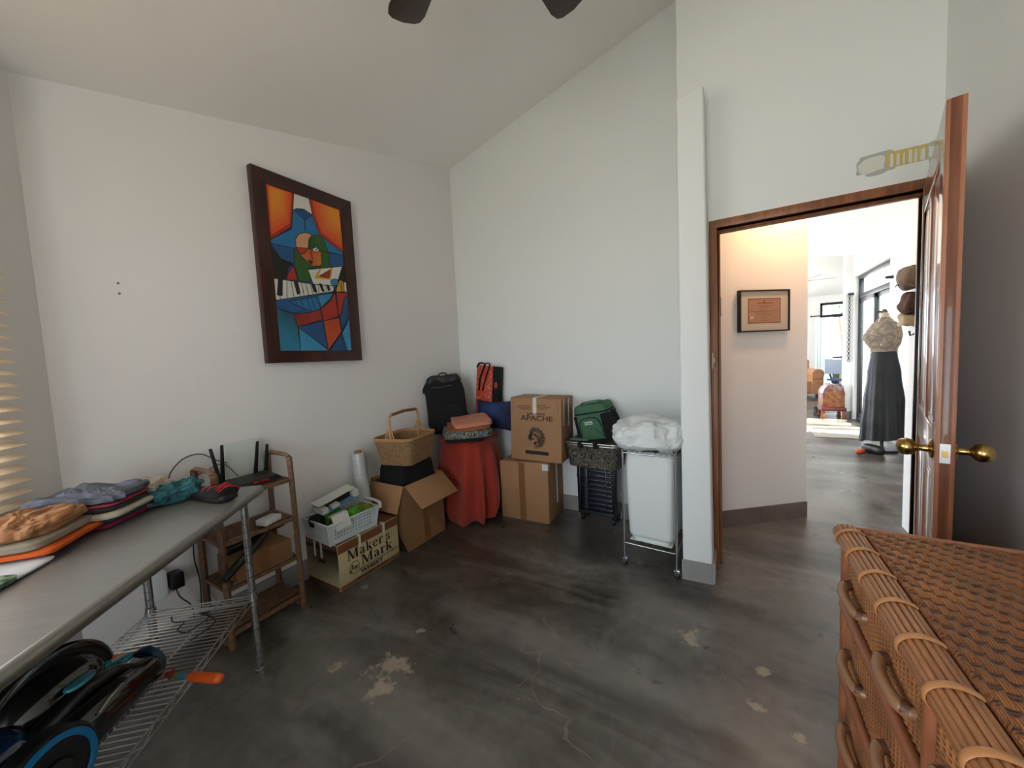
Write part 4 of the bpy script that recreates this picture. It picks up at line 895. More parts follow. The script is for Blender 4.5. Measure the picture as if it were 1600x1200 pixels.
for a_, b_ in (((u0_,v0_),(u1_,v0_)), ((u0_,v1_),(u1_,v1_)), ((u0_,v0_),(u0_,v1_)), ((u1_,v0_),(u1_,v1_))):
    msw.tube([v(*a_, SH), v(*b_, SH)], .0032, 6); msw.tube([v(*a_, SH-.028), v(*b_, SH-.028)], .0032, 6)
    L_ = math.hypot(b_[0]-a_[0], b_[1]-a_[1]); n_ = max(2, int(L_/.045)); pts = []
    for i in range(n_+1):
        t = i/n_; pts.append(v(a_[0]+(b_[0]-a_[0])*t, a_[1]+(b_[1]-a_[1])*t, SH-(.002 if i % 2 else .026)))
    msw.tube(pts, .0022, 5)
msw.build('wire_shelf', WIRE, twt, smooth=60)
tag(M().tube([Vector((K.x, K.y, 0))+Vector((cos(aT)*u_+sin(aT)*w_, sin(aT)*u_-cos(aT)*w_, z_)) for u_, w_, z_ in bez([(.16,.33,SH+.006),(.20,.30,SH+.006),(.22,.25,SH+.01),(.26,.25,SH+.006),(.28,.2,SH+.006),(.20,.17,SH+.008),(.17,.22,SH+.006),(.24,.13,SH+.006),(.34,.16,SH+.006)],6)], .0025, 6).build('grey_cable', mat('grey cable', '3d4044', .5), None, smooth=60), 'loose cable lying in loops on the wire shelf under the table', 'cable')
# helper: put things on the table in (u,v) coordinates
def TP(u_, v_, z_): p = K+Vector((.669,-.743))*u_+Vector((-.743,-.669))*v_; return (p.x, p.y, z_)
def garment(label, u_, v_, z_, size, rz, m, seed, amp=.010, e1=.5, e2=.3, folds=2, fa=.005, sc=9, cat='garment', name='folded_garment', **k):
    return softthing(name, label, cat, size, TP(u_, v_, z_), aT+rz, m, e1, e2, amp, sc, seed, folds, fa, **k)
ORG = mat('orange cloth', 'c8560f', .8, noise_amt=.05); SAND = mat('sand grey cloth', '8f8676', .85); TANC = mat('tan cloth', '9e6f48', .8, noise_amt=.08); SLATE = mat('slate blue cloth', '585d69', .85, noise_amt=.15, nscale=9)
garment('white and grey cloth flat at the bottom of the pile nearest the blinds', .66, .42, TT+.001, (.17,.20,.014), .1, mat('white cloth', 'c4c9cf', .85), 50, .004, folds=1)
garment('dark green lace edged cloth beside the orange garment on the table', .745, .43, TT+.001, (.14,.24,.022), -.1, mat('green lace cloth', '2f4632', .9, nscale=50, col2='7f9479', bump=.4, bscale=90), 51, .006)
garment('orange folded shirt under the sand coloured garments', .49, .45, TT+.02, (.25,.22,.020), .15, ORG, 52, .006, .35, .22, 2, .005)
garment('sand grey folded trousers between the orange shirt and the tan garment', .50, .46, TT+.038, (.24,.20,.030), .12, SAND, 53, .006, .4, .3, 2, .005)
garment('tan crumpled garment topmost of the pile nearest the blinds', .50, .47, TT+.064, (.23,.21,.05), .1, TANC, 54, .016, .55, .45, 0, sc=22, nu=120, nv=50, aniso=(.6,1.6,1))
garment('magenta folded shirt lowest of the middle pile', .27, .455, TT+.001, (.22,.24,.022), -.05, mat('magenta cloth', '7a1638', .85), 55, .006, .35, .25, 2)
garment('teal folded shirt low in the middle pile', .27, .46, TT+.020, (.215,.25,.016), -.03, mat('teal cloth', '1c5163', .85), 56, .005, .35, .25, 1)
garment('cream folded shirt in the middle pile above the teal one', .285, .46, TT+.034, (.225,.29,.024), .0, mat('cream cloth', 'aca796', .85), 57, .006, .5, .3, 1)
garment('black folded shirt in the middle pile above the cream one', .28, .46, TT+.056, (.20,.25,.020), .03, mat('charcoal cloth', '232225', .85), 58, .006, .4, .3, 1)
garment('rose red folded shirt under the slate blue garment', .27, .46, TT+.073, (.20,.25,.012), .05, mat('rose cloth', '94374a', .85), 59, .005, .4, .3, 1)
garment('slate blue crumpled garment topmost of the middle pile', .27, .47, TT+.083, (.21,.27,.034), .06, SLATE, 60, .022, .5, .4, 0, sc=20, nu=120, nv=50, aniso=(1.8,.6,1))
garment('teal fringed scarf heaped at the far end of the table', .125, .32, TT+.001, (.13,.20,.075), .1, mat('teal fringed cloth', '1d5f60', .9, nscale=26, col2='2f5a66', bump=.5, bscale=45), 61, .03, .6, .5, 0, sc=24, nu=120, nv=50, cat='scarf', name='scarf')
garment('blue and white fringe cloth under the cream wrap', .15, .40, TT+.001, (.16,.17,.035), .1, voroprint(bpy.data.materials.new('fringe print'), [(0,'2b4a58'),(.45,'97a59a'),(.5,'21505c'),(.58,'7d8f8a')], 34, .9), 62, .012, .6, .5, 0, sc=16)
garment('cream crumpled wrap on top of the teal scarf', .115, .42, TT+.034, (.13,.18,.055), -.1, mat('cream wrap cloth', 'a59c8c', .9, noise_amt=.08), 63, .024, .6, .4, 0, sc=22, nu=110, nv=50)
# black case with red ties
tca = thing('black_case', 'long black soft case tied with red cord on the table end', 'case', TP(.130, .170, TT+.001), aT+radians(58))
M().soft((.30,.085,.035), .45, .4, .005, 10, 70).build('case_body', mat('black neoprene', '060709', .6), tca, smooth=True)
o = M().soft((.11,.10,.045), .6, .6, .010, 14, 71).build('pouch', BLACKF, tca, smooth=True); o.location = (.085, .0, .012)
RC = mat('red cord', '9a1420', .5); mrc = M()
for k in range(4): mrc.tube([(.06+.022*k+.012*cos(i*pi/6+k), .045*cos(i*pi/6+k*.8), .048+.014*sin(i*pi/3+k)) for i in range(13)], .0026, 6)
mrc.build('red_cord', RC, tca, smooth=60)
# ------------------------------------------------------------------ canister vacuum cleaner on the wire shelf
tvc = thing('vacuum_cleaner', 'black canister vacuum cleaner with turquoise buttons and a blue ringed wheel on the wire shelf', 'vacuum cleaner', TP(.72, .20, SH+.002), aT-radians(9))
TQ = mat('turquoise plastic', '1d7482', .25, coat=.5); BLU = mat('blue plastic', '0f6a9c', .35)
DKB = mat('dark translucent blue', '0c2550', .12, coat=.8)
def body(u_, vv):   # x along length: front (far) .. rear
    x = -.195+.43*vv; th = 2*pi*u_; k = vv
    w = .062+.062*sin(min(1, k*1.3)*pi/2)-.05*max(0, k-.85)*3; h = .042+.034*sin(min(1, k*1.5)*pi/2)-.03*max(0, k-.8)*3
    if k < .04: w *= .7; h *= .75
    if k > .97: w *= .85; h *= .85
    sg = lambda q, e: math.copysign(abs(q)**e, q)
    return (x, w*sg(cos(th), .7), .03+h+h*sg(sin(th), .75)*.95)
mvb = M().grid(body, 56, 40, cu=True); nb_ = len(mvb.v); mvb.f.append(tuple(range(55,-1,-1))); mvb.f.append(tuple(range(nb_-56, nb_))); mvb.m += [0,0]
mvb.build('housing', BLACKG, tvc, smooth=60)
o = M().soft((.25,.19,.20), .9, .9, .0, 5, 1, nu=48, nv=30).build('dust_bin', BLACKG, tvc, smooth=True); o.location = (.03, -.055, .055)
o = M().soft((.16,.20,.15), .8, .8, .0, 5, 1, nu=48, nv=30).build('blue_tank', DKB, tvc, smooth=True); o.location = (.20, -.02, .07)
M().tube([(-.13,.03,.12),(-.06,.035,.165),(.03,.045,.19),(.12,.05,.175),(.20,.045,.13)], [.012,.02,.024,.022,.014], 12, flat=.7).build('top_spine', BLACKP, tvc, smooth=60)
M().tube(arc((.02,-.05,.12), .145, radians(12), radians(168), 22), .014, 10, flat=1.6).build('carry_handle', BLACKG, tvc, smooth=60)
M().tube([(-.03,.085,.150),(.02,.10,.155),(.06,.11,.148)], .006, 8, flat=.5).build('silver_trim', mat('champagne trim', (.35,.33,.27), .3, .8), tvc, smooth=60)
for s_ in (-1, 1):
    xw, yw, rw = .185, s_*.118, .105
    T = Matrix.Translation((xw, yw, rw+.002)) @ Matrix.Rotation(-s_*pi/2, 4, 'X')
    w_ = M().lathe([(rw,-.02),(rw,.010),(rw-.006,.018),(.03,.020),(.0005,.020)], 56, T=T).build('wheel', BLACKP, tvc, smooth=40)
    M().lathe([(rw-.010,.0165),(rw-.012,.0225),(rw-.024,.0235),(rw-.026,.019)], 56, T=T, cap=False).build('blue_ring', BLU, w_, smooth=50)
    M().lathe([(.045,.018),(.040,.027),(.0005,.029)], 32, T=T).build('hub', BLACKG, w_, smooth=40)
for (x, y, z, sx, sy, sz, rz_) in ((.03,.045,.205,.085,.040,.018,.25), (-.140,-.03,.118,.085,.042,.022,.1)):
    o = M().soft((sx,sy,sz), .8, .9, 0, 5, 1, nu=32, nv=16).build('turquoise_button', TQ, tvc, smooth=True); o.location = (x, y, z); o.rotation_euler = (0, radians(-8), rz_)
o = M().cbox((0,0,0),(.022,.02,.012)).build('turquoise_latch', TQ, tvc, bevel=.003); o.location = (-.075, -.0, .172)
M().lathe([(.052,-.01),(.056,.0),(.054,.012),(.04,.016)], 32, T=Matrix.Translation((-.188,0,.075)) @ Matrix.Rotation(-pi/2,4,'Y')).build('hose_inlet', mat('dark blue rim', '16304e', .4), tvc, smooth=50)
M().cbox((-.17,.092,.05),(.02,.006,.02)).build('red_mark', mat('dull red plastic', '7a2a1a', .4), tvc)
# orange toys by the vacuum
OR = mat('orange plastic', 'd1571a', .4)
tst = thing('striped_wand', 'striped toy wand with a bright orange handle sticking out from under the vacuum', 'wand', TP(.535, .14, SH+.012), 0)
p0 = Vector((0,0,.026)); p1 = Vector(TP(.622, -.085, SH+.045))-Vector(TP(.535, .14, SH+.012)); p1.z = .036; dv = p1-p0
cols = [(0,.14,mat('pale pink plastic','b98478',.35)),(.14,.26,mat('dull red band','8d2c2c',.35)),(.26,.36,mat('green band','5f8f4c',.35)),(.36,.50,mat('blue band','2f7f9c',.35))]
for a_, b_, m_ in cols: M().tube([p0+dv*a_, p0+dv*b_], .0085, 12).build('band', m_, tst, smooth=60)
M().tube([p0+dv*.5, p0+dv*.54, p0+dv*.93, p0+dv*.99, p0+dv*1.0], [.011,.0135,.0145,.012,.006], 14).build('handle', OR, tst, smooth=60)
o = M().soft((.05,.034,.055), .8, .8, .0, 5, 1, nu=32, nv=18).build('toy_piece', OR, None, smooth=True); o.location = TP(.50, .165, SH+.004); o.rotation_euler = (0,0,aT); tag(o, 'round orange plastic piece at the inner end of the striped wand', 'toy')
o = M().soft((.17,.06,.04), .5, .6, .006, 14, 77, nu=48, nv=18).build('orange_toy', mat('salmon orange plastic', 'd0603a', .45), None, smooth=True); o.location = TP(.43, .285, SH+.004); o.rotation_euler = (0,0,aT+radians(75)); tag(o, 'salmon orange toy lying behind the vacuum on the wire shelf', 'toy')
# ------------------------------------------------------------------ blinds and window in the window wall
def WP(s_, off, z): p = CW+dW*s_+nW*off; return (p.x, p.y, z)
tw1 = M()
for (s0, s1, z0, z1) in ((.265,1.8,.93,.98),(.265,1.8,2.15,2.2),(.265,.315,.98,2.15),(1.75,1.8,1.0,2.15),(1.035,1.085,1.0,2.15)):
    tw1.hexa([WP(s0,-.17,z0),WP(s1,-.17,z0),WP(s1,-.12,z0),WP(s0,-.12,z0),WP(s0,-.17,z1),WP(s1,-.17,z1),WP(s1,-.12,z1),WP(s0,-.12,z1)])
w1 = struct(tw1.build('window_1', mat('dark window frame', '1c1d1e', .4)))
tbl = thing('window_blind', 'pale horizontal slatted blind over the window beside the table', 'blind', WP(.172, .0, .87), atan2(dW.y, dW.x))
SLM = bpy.data.materials.new('cream translucent slat'); SLM.use_nodes = True; N = SLM.node_tree.nodes; L = SLM.node_tree.links
N['Principled BSDF'].inputs['Base Color'].default_value = (.86,.78,.66,1); N['Principled BSDF'].inputs['Roughness'].default_value = .4
t__ = N.new('ShaderNodeBsdfTranslucent'); t__.inputs[0].default_value = (.95,.86,.72,1); x__ = N.new('ShaderNodeMixShader'); x__.inputs[0].default_value = .72
L.new(N['Principled BSDF'].outputs[0], x__.inputs[1]); L.new(t__.outputs[0], x__.inputs[2]); L.new(x__.outputs[0], N['Material Output'].inputs[0])
for k in range(34):
    z = .915-.87+k*.0427
    sl = M()
    pr = [(.012, .015), (.026, .013), (.042, .008), (.056, .001)]      # offset from wall, arch
    vs = []
    for x in (0, 1.68):
        vs += [(x, o_, z+h_) for o_, h_ in pr]+[(x, o_, z+h_-.0022) for o_, h_ in reversed(pr)]
    sl.add(vs, [(i, (i+1) % 8, 8+(i+1) % 8, 8+i) for i in range(8)]+[tuple(range(7,-1,-1)), tuple(range(8,16))])
    sl.build('slat', SLM, tbl)
M().box((0,.008,1.50),(1.68,.06,1.56)).build('head_rail', SLM, tbl, bevel=.003)
for x in (.4, 1.3): M().box((x-.004,.034,.02),(x+.004,.036,1.5)).build('ladder_cord', SLM, tbl)
# ------------------------------------------------------------------ rattan dresser
DX, DZ, DY0, DY1 = .275, .842, .29, 1.33
tdr = thing('rattan_dresser', 'brown woven rattan chest of drawers in the corner beside the open door', 'dresser', ((DX+XE)/2, (DY0+DY1)/2, 0))
ox, oy = (DX+XE)/2, (DY0+DY1)/2
def DR(x, y, z): return (x-ox, y-oy, z)
mbd = M(); mbd.box(DR(DX+.012, DY0+.01, .06), DR(XE-.02, DY1-.01, DZ-.02))
mbd.build('carcass', CANED, tdr)
# woven top: warp bundles along y over three wefts, stepping one weft per bundle (twill)
cw, cl = .0150, .0125
x0, x1, y0, y1 = DX+.035, XE-.012, DY0+.02, DY1-.018
mtop = M(); sx = 4; sy = 3
nx = int((x1-x0)/cw)*sx; ny = int((y1-y0)/cl)*sy
def topf(u_, vv):
    x = x0+u_*(x1-x0); y = y0+vv*(y1-y0); i = (x-x0)/cw; j = (y-y0)/cl; ci = int(i); fx = i-ci
    ph = (j+ci*1.0) % 3.6                      # 0..3 over, 3..4 under
    up = sin(pi*min(1, ph/2.6)) if ph < 2.6 else -.55*sin(pi*(ph-2.6))
    prof = (1-(2*fx-1)**4)
    h = .0042*(max(up, 0)**.6 if up > 0 else up)*(.35+.65*prof)
    return DR(x, y, DZ+.004+h)
def topm(i, j):
    ci = int((i+.5)/ (nx/((x1-x0)/cw))); jj = (j+.5)/ny*((y1-y0)/cl); ph = (jj+ci) % 3.6
    return 1 if ph >= 2.6 else 0
def canestripe(name, c1, c2, axis, freq):
    m = bpy.data.materials.new(name); m.use_nodes = True; N_ = m.node_tree.nodes; L_ = m.node_tree.links; b_ = N_['Principled BSDF']
    b_.inputs['Roughness'].default_value = .4; b_.inputs['Coat Weight'].default_value = .15
    t_ = N_.new('ShaderNodeTexCoord'); s_ = N_.new('ShaderNodeSeparateXYZ'); L_.new(t_.outputs['Object'], s_.inputs[0])
    a_ = N_.new('ShaderNodeMath'); a_.operation = 'MULTIPLY'; a_.inputs[1].default_value = freq*2*pi; L_.new(s_.outputs[axis], a_.inputs[0])
    c_ = N_.new('ShaderNodeMath'); c_.operation = 'SINE'; L_.new(a_.outputs[0], c_.inputs[0])
    r_ = N_.new('ShaderNodeValToRGB'); r_.color_ramp.elements[0].position = .0; r_.color_ramp.elements[1].position = .55
    d_ = N_.new('ShaderNodeMath'); d_.operation = 'MULTIPLY_ADD'; d_.inputs[1].default_value = .5; d_.inputs[2].default_value = .5; L_.new(c_.outputs[0], d_.inputs[0]); L_.new(d_.outputs[0], r_.inputs['Fac'])
    r_.color_ramp.elements[0].color = (*hexc(c2),1); r_.color_ramp.elements[1].color = (*hexc(c1),1)
    n_ = N_.new('ShaderNodeTexNoise'); n_.inputs['Scale'].default_value = 9; L_.new(t_.outputs['Object'], n_.inputs['Vector'])
    h_ = N_.new('ShaderNodeMix'); h_.data_type = 'RGBA'; h_.blend_type = 'MULTIPLY'; h_.inputs[0].default_value = 1; q_ = N_.new('ShaderNodeValToRGB'); q_.color_ramp.elements[0].position = .35; q_.color_ramp.elements[1].position = .65
    q_.color_ramp.elements[0].color = (.68,.62,.58,1); q_.color_ramp.elements[1].color = (1.15,1.1,1,1); L_.new(n_.outputs['Fac'], q_.inputs['Fac']); L_.new(r_.outputs['Color'], h_.inputs[6]); L_.new(q_.outputs['Color'], h_.inputs[7]); L_.new(h_.outputs[2], b_.inputs['Base Color'])
    bp_ = N_.new('ShaderNodeBump'); bp_.inputs['Strength'].default_value = .6; bp_.inputs['Distance'].default_value = .0015; L_.new(d_.outputs[0], bp_.inputs['Height']); L_.new(bp_.outputs['Normal'], b_.inputs['Normal'])
    return m
WARP = canestripe('rattan warp', 'a8682f', '5f3417', 'X', 4/cw); WEFT = canestripe('rattan weft', '6f4a34', '33190c', 'Y', 2.2/cl)
mtop.grid(topf, nx+1, ny+1, mfn=topm); mtop.build('woven_top', [WARP, WEFT], tdr, smooth=70)
M().box(DR(x0-.02,DY0+.01,DZ-.02), DR(XE-.006,DY1-.012,DZ-.001)).build('top_board', mat('dark gap brown', '2a150a', .7), tdr)
# front rim: a bundle of canes with bindings
RIMM = mat('rim cane', '98633c', .38, noise_amt=.2, nscale=7, coat=.25, stretch=(8,1,8))
for k in range(9):
    an = radians(-35+k*21); cx_ = DX+.008-.028*cos(an) ; cz_ = DZ-.014+.020*sin(an)
    M().tube([DR(cx_, DY0, cz_), DR(cx_, DY1+.004, cz_)], .0056, 8).build('rim_cane', RIMM, tdr, smooth=60)
M().tube([DR(DX+.008, DY0+.004, DZ-.014), DR(DX+.008, DY1, DZ-.014)], .018, 12).build('rim_core', CANED, tdr)
for k in range(9):
    yy = 1.288-k*.107
    if yy < DY0: break
    ms_ = M(); 
    ms_.tube([DR(DX+.008+.0345*cos(radians(a_)), yy, DZ-.014+.0265*sin(radians(a_))) for a_ in range(44, 216, 10)], .0075, 8, flat=.32)
    ms_.build('binding', mat('pale binding cane', 'b27a4c', .4, coat=.2), tdr, smooth=60)
# inner braid beside the rim
mbr = M()
for q in range(3): mbr.tube([DR(DX+.040+.0035*sin(i*.8+q*2.1), DY0+.01+i*(DY1-DY0-.02)/300, DZ+.003+.003*cos(i*.8+q*2.1)) for i in range(301)], .0026, 5)
mbr.build('braid', mat('braid brown', '7d4826', .45), tdr, smooth=60)
for y in (DY1-.004, DY0+.004): M().tube([DR(DX-.01, y, DZ+.0), DR(XE-.005, y, DZ+.0)], .009, 10).build('end_rail', mat('red brown cane', '93583a', .4, coat=.2), tdr, smooth=60)
for y in (DY1-.008, .81, DY0+.008):
    M().tube([DR(DX+.006, y, .0), DR(DX+.006, y, DZ-.03)], .014, 12).build('corner_post', MATS['red brown cane'], tdr, smooth=60)
for y in (DY1-.015, DY0+.015): M().tube([DR(XE-.03, y, .0), DR(XE-.03, y, DZ-.03)], .014, 12).build('corner_post', MATS['red brown cane'], tdr, smooth=60)
rows = ((.64, .80), (.43, .622), (.215, .412), (.04, .197))
FW = canestripe('fine drawer weave', 'b07a50', '7a4a2c', 'Z', 95)
for z in (.631, .421, .206, .03):
    M().tube([DR(DX-.002, DY0+.02, z), DR(DX-.002, DY1-.02, z)], .0125, 12).build('cross_rail', MATS['red brown cane'], tdr, smooth=60)
for (ya, yb) in ((.828, DY1-.026), (DY0+.026, .792)):
    for (za, zb) in rows:
        def df(u_, vv, ya=ya, yb=yb, za=za, zb=zb):
            y = ya+(yb-ya)*u_; z = za+.006+(zb-za-.012)*vv; a_ = (y-ya)/.009; b_ = int((z-za)/.0055)
            return DR(DX+.004-.0022*sin(pi*(a_+b_))*abs(sin(pi*(z-za)/.0055))**.5, y, z)
        d_ = M().grid(df, int((yb-ya)/.003), int((zb-za)/.0019)).box(DR(DX+.0065,ya,za+.004), DR(DX+.011,yb,zb-.004)).build('drawer', FW, tdr, smooth=80)
        for hy in ((ya+yb)/2+.135, (ya+yb)/2-.135):
            zc = (za+zb)/2-.012
            M().tube(bez([DR(DX+.006,hy+.058,zc+.008),DR(DX-.012,hy+.054,zc+.006),DR(DX-.023,hy+.02,zc),DR(DX-.021,hy-.02,zc-.004),DR(DX-.012,hy-.052,zc-.008),DR(DX+.006,hy-.058,zc-.008)],5), .0115, 12).build('handle', mat('bentwood handle', '90694a', .35, coat=.3), d_, smooth=60)
            for e_ in (-1, 1): M().tube([DR(DX-.002,hy+e_*.056,zc+e_*.007),DR(DX-.013,hy+e_*.0515,zc+e_*.006)], .0128, 12).build('handle_wrap', mat('dark binding', '5a3422', .5), d_, smooth=60)
# ------------------------------------------------------------------ ceiling fan (only two blade tips are in the picture)
FC = Vector((-.63, .985)); FZ = 2.80
tfan = thing('ceiling_fan', 'dark brown ceiling fan with wide wooden blades over the room', 'ceiling fan', (FC.x, FC.y, FZ))
FB = woodmat('dark walnut blade', '3a2218', '2a170f', .4, (6, 60, 30))
FBM = mat('dark bronze', '2a201a', .4, .6)
M().lathe([(.02,-.10),(.075,-.09),(.10,-.05),(.105,.02),(.085,.07),(.03,.10)], 32).build('motor_housing', FBM, tfan, smooth=40)
M().tube([(0,0,.08),(0,0,ceilz(FC.x,FC.y)-FZ)], .013, 12).build('down_rod', FBM, tfan, smooth=60)
M().lathe([(.03,ceilz(FC.x,FC.y)-FZ-.10),(.07,ceilz(FC.x,FC.y)-FZ-.03),(.075,ceilz(FC.x,FC.y)-FZ)], 24).build('canopy', FBM, tfan, smooth=50)
def blade(ang, Lb=.606):
    prof = [(.16,-.045),(.30,-.062),(Lb-.05,-.078),(Lb-.015,-.070),(Lb,-.05),(Lb+.008,0),(Lb,.05),(Lb-.015,.070),(Lb-.05,.078),(.30,.062),(.16,.045)]
    T = Matrix.Rotation(ang, 4, 'Z') @ Matrix.Rotation(radians(-11), 4, 'X')
    b_ = M().prism(prof, -.004, .004, 0, T).build('blade', FB, tfan, bevel=.002)
    M().box((.07,-.018,-.012),(.24,.018,-.004),0,T).build('blade_bracket', FBM, b_, bevel=.002)
for k in range(5): blade(radians(154.8-72*k))
# ================================================================== HALL AND LIVING ROOM THINGS
def hallface(z0=0): return face_T((h0.x, h0.y, z0), (hd.x, hd.y, 0), (0, 0, 1))
# certificate: along the wall s=.14 -> .555, z 1.468 -> 1.775
tcf = thing('framed_certificate', 'peach certificate with wide mat in a thin black frame on the hall wall', 'certificate', (h0.x+hd.x*.345, h0.y+hd.y*.345, 1.468), atan2(hd.y, hd.x))
def cfT(): return face_T((0,0,0), (1,0,0), (0,0,1))
T = cfT(); w, h = .415, .306
mm = M()
for lo, hi in (((-w/2,0),(w/2,.010)),((-w/2,h-.010),(w/2,h)),((-w/2,.010),(-w/2+.010,h-.010)),((w/2-.010,.010),(w/2,h-.010))): mm.box((lo[0],lo[1],0),(hi[0],hi[1],.030),0,T)
mm.build('frame', INK, tcf)
M().box((-w/2+.009,.009,0),(w/2-.009,h-.009,.020),0,T).build('mat_board', mat('cream mat board', 'bdb2a2', .8), tcf)
px0, px1, pz0, pz1 = -.135, .135, .062, .245
M().box((px0,pz0,.020),(px1,pz1,.0206),0,T).build('paper', mat('salmon paper', 'a07a62', .8), tcf)
mb = M(); bw = .006
for lo, hi in (((px0,pz0),(px1,pz0+bw)),((px0,pz1-bw),(px1,pz1)),((px0,pz0),(px0+bw,pz1)),((px1-bw,pz0),(px1,pz1))): mb.box((lo[0],lo[1],.0206),(hi[0],hi[1],.0209),0,T)
mb.build('border', mat('brown border ink', '7a3a1e', .8), tcf)
mb = M(); rg = random.Random(5)
for z, x0_, x1_, hh_ in ((.206,-.06,.065,.006),(.188,-.055,.06,.0028),(.180,-.035,.04,.0028),(.162,-.055,.0,.0028),(.150,-.115,.118,.003),(.143,-.115,.02,.003),(.132,-.06,.06,.0028),(.122,-.03,.05,.0025),(.082,-.02,.04,.0022)):
    x = x0_
    while x < x1_: q_ = rg.uniform(.006,.014); mb.box((x,z,.0206),(min(x+q_,x1_),z+hh_,.0209),0,T); x += q_+.003
mb.prism([(-.006,.213),(.006,.213),(.004,.226),(0,.234),(-.004,.226)], .0206, .0209, 0, T)
mb.tube([T @ Vector(p) for p in ((-.01,.095,.0208),(.0,.105,.0208),(.012,.112,.0208),(.004,.10,.0208),(.016,.104,.0208))], .0009, 4)
mb.build('fine_print', mat('brown border ink', '7a3a1e', .8), tcf)
M().box((-.118,.095,.0206),(-.090,.140,.0209),0,T).prism([(-.104+.010*cos(a*pi/8),.122+.012*sin(a*pi/8)) for a in range(16)], .0209, .0211, 1, T).prism([(-.104+.006*cos(a*pi/8),.119+.008*sin(a*pi/8)) for a in range(16)], .0211, .0213, 0, T).build('portrait_photo', [mat('pale photo', 'c9a88c', .7), INK], tcf)
# edge of a second frame beside the door jamb
tf2 = thing('framed_picture', 'dark picture frame on the hall wall, mostly hidden by the door casing', 'picture', (h0.x-hd.x*.048, h0.y-hd.y*.048, 1.59), atan2(hd.y, hd.x))
M().box((-.04,0,0),(.04,.14,.02),0,T).box((-.03,.012,.02),(.03,.128,.021),1,T).build('frame', [INK, mat('picture tan', '9c7658', .7)], tf2)
# sliding door
DKF = mat('dark bronze frame', '26282a', .4, .3)
GL = bpy.data.materials.new('thin clear glass'); GL.use_nodes = True; N = GL.node_tree.nodes; L = GL.node_tree.links
for n in list(N):
    if n.type != 'OUTPUT_MATERIAL': N.remove(n)
tb_, gb_, mx_ = N.new('ShaderNodeBsdfTransparent'), N.new('ShaderNodeBsdfGlossy'), N.new('ShaderNodeMixShader')
tb_.inputs[0].default_value = (.93,.96,.95,1); gb_.inputs['Roughness'].default_value = .02; mx_.inputs[0].default_value = .10
L.new(tb_.outputs[0], mx_.inputs[1]); L.new(gb_.outputs[0], mx_.inputs[2]); L.new(mx_.outputs[0], [n for n in N if n.type == 'OUTPUT_MATERIAL'][0].inputs[0])
XL = 1.87
def fx(mb, y0, y1, z0, z1, x0=XL+.05, x1=XL+.11): return mb.box((x0, y0, z0), (x1, y1, z1))
mdr = M()
for a_ in ((6.98,7.03,0,2.47),(8.57,8.62,0,2.47),(6.98,8.62,2.42,2.47),(6.98,8.62,2.09,2.17),(6.98,8.62,0,.05)): fx(mdr, *a_)
d2 = struct(mdr.build('door_2', DKF, bevel=.003))
for (y0_, y1_, xo) in ((7.03,7.85,.085),(7.80,8.57,.055)):
    q_ = M()
    for a_ in ((y0_,y0_+.05,.05,2.09),(y1_-.05,y1_,.05,2.09),(y0_,y1_,.05,.12),(y0_,y1_,2.03,2.09)): fx(q_, *a_, XL+xo, XL+xo+.028)
    s_ = q_.build('sliding_sash', DKF, d2, bevel=.002)
    fx(M(), y0_+.05, y1_-.05, .12, 2.03, XL+xo+.011, XL+xo+.016).build('glass_pane', GL, s_)
    M().tube([(XL+xo,y0_+.03,.98),(XL+xo-.025,y0_+.03,.99),(XL+xo-.025,y0_+.03,1.14),(XL+xo,y0_+.03,1.15)],.006,8).build('pull_handle', DKF, s_)
fx(M(), 7.03, 8.57, 2.17, 2.42, XL+.075, XL+.080).build('transom_pane', GL, d2)
# curtain rod brackets and bead chain
for k, (y, z) in enumerate(((6.86, 2.19), (8.66, 2.19))):
    o = M().box((-.05,-.012,-.02),(0,.012,.02)).lathe([(.001,-.02),(.022,-.01),(.022,.015),(.001,.025)], 12, T=Matrix.Translation((-.06,0,0))).build('curtain_rod_bracket', DKF, None); o.location = (XL, y, z)
    tag(o, ('black curtain rod bracket on the living room wall near the hats', 'black curtain rod bracket above the bead chain')[k], 'bracket')
mch = M(); z = 2.16; k = 0
while z > 1.03:
    T = Matrix.Translation((0, 0, z-1.03)) @ Matrix.Rotation(k % 2*pi/2, 4, 'Z')
    mch.tube([T @ Vector((.016*cos(a*pi/5), 0, .024*sin(a*pi/5))) for a in range(10)], .0045, 5, closed=True); z -= .040; k += 1
o = mch.build('hanging_chain', mat('black iron', '141414', .5, .4), None, smooth=60); o.location = (1.815, 8.665, 1.03); tag(o, 'long black chain hanging beside the sliding door', 'chain')
# dress form
tdf = thing('dress_form', 'dress form wearing a flower print wrap blouse and a long black skirt', 'mannequin', (1.625, 6.22, 0), radians(-15))
def prof(tab, z):
    for (z0_, a0, b0), (z1_, a1, b1) in zip(tab, tab[1:]):
        if z0_ <= z <= z1_:
            t = (z-z0_)/(z1_-z0_); t = t*t*(3-2*t); return a0+(a1-a0)*t, b0+(b1-b0)*t
    return tab[-1][1:]
torso = [(1.19,.118,.105),(1.24,.120,.100),(1.34,.150,.125),(1.42,.160,.135),(1.50,.150,.105),(1.56,.12,.085),(1.60,.075,.065),(1.64,.052,.05)]
def tors(u_, vv):
    z = 1.18+.46*vv; a_, b_ = prof(torso, z); th = 2*pi*u_; lean = -.035*math.exp(-((z-1.40)/.07)**2)
    return (a_*cos(th)+lean*(1 if cos(th) < 0 else 0)*abs(cos(th)), b_*sin(th), z+.006*sin(th*3)*vv)
PRT = voroprint(bpy.data.materials.new('flower print'), [(0, '75655c'), (.44, '7d6f63'), (.52, '93856f'), (.57, 'a08c5c'), (.60, '7c4a3a'), (.63, '9a9084')], 11, .7)
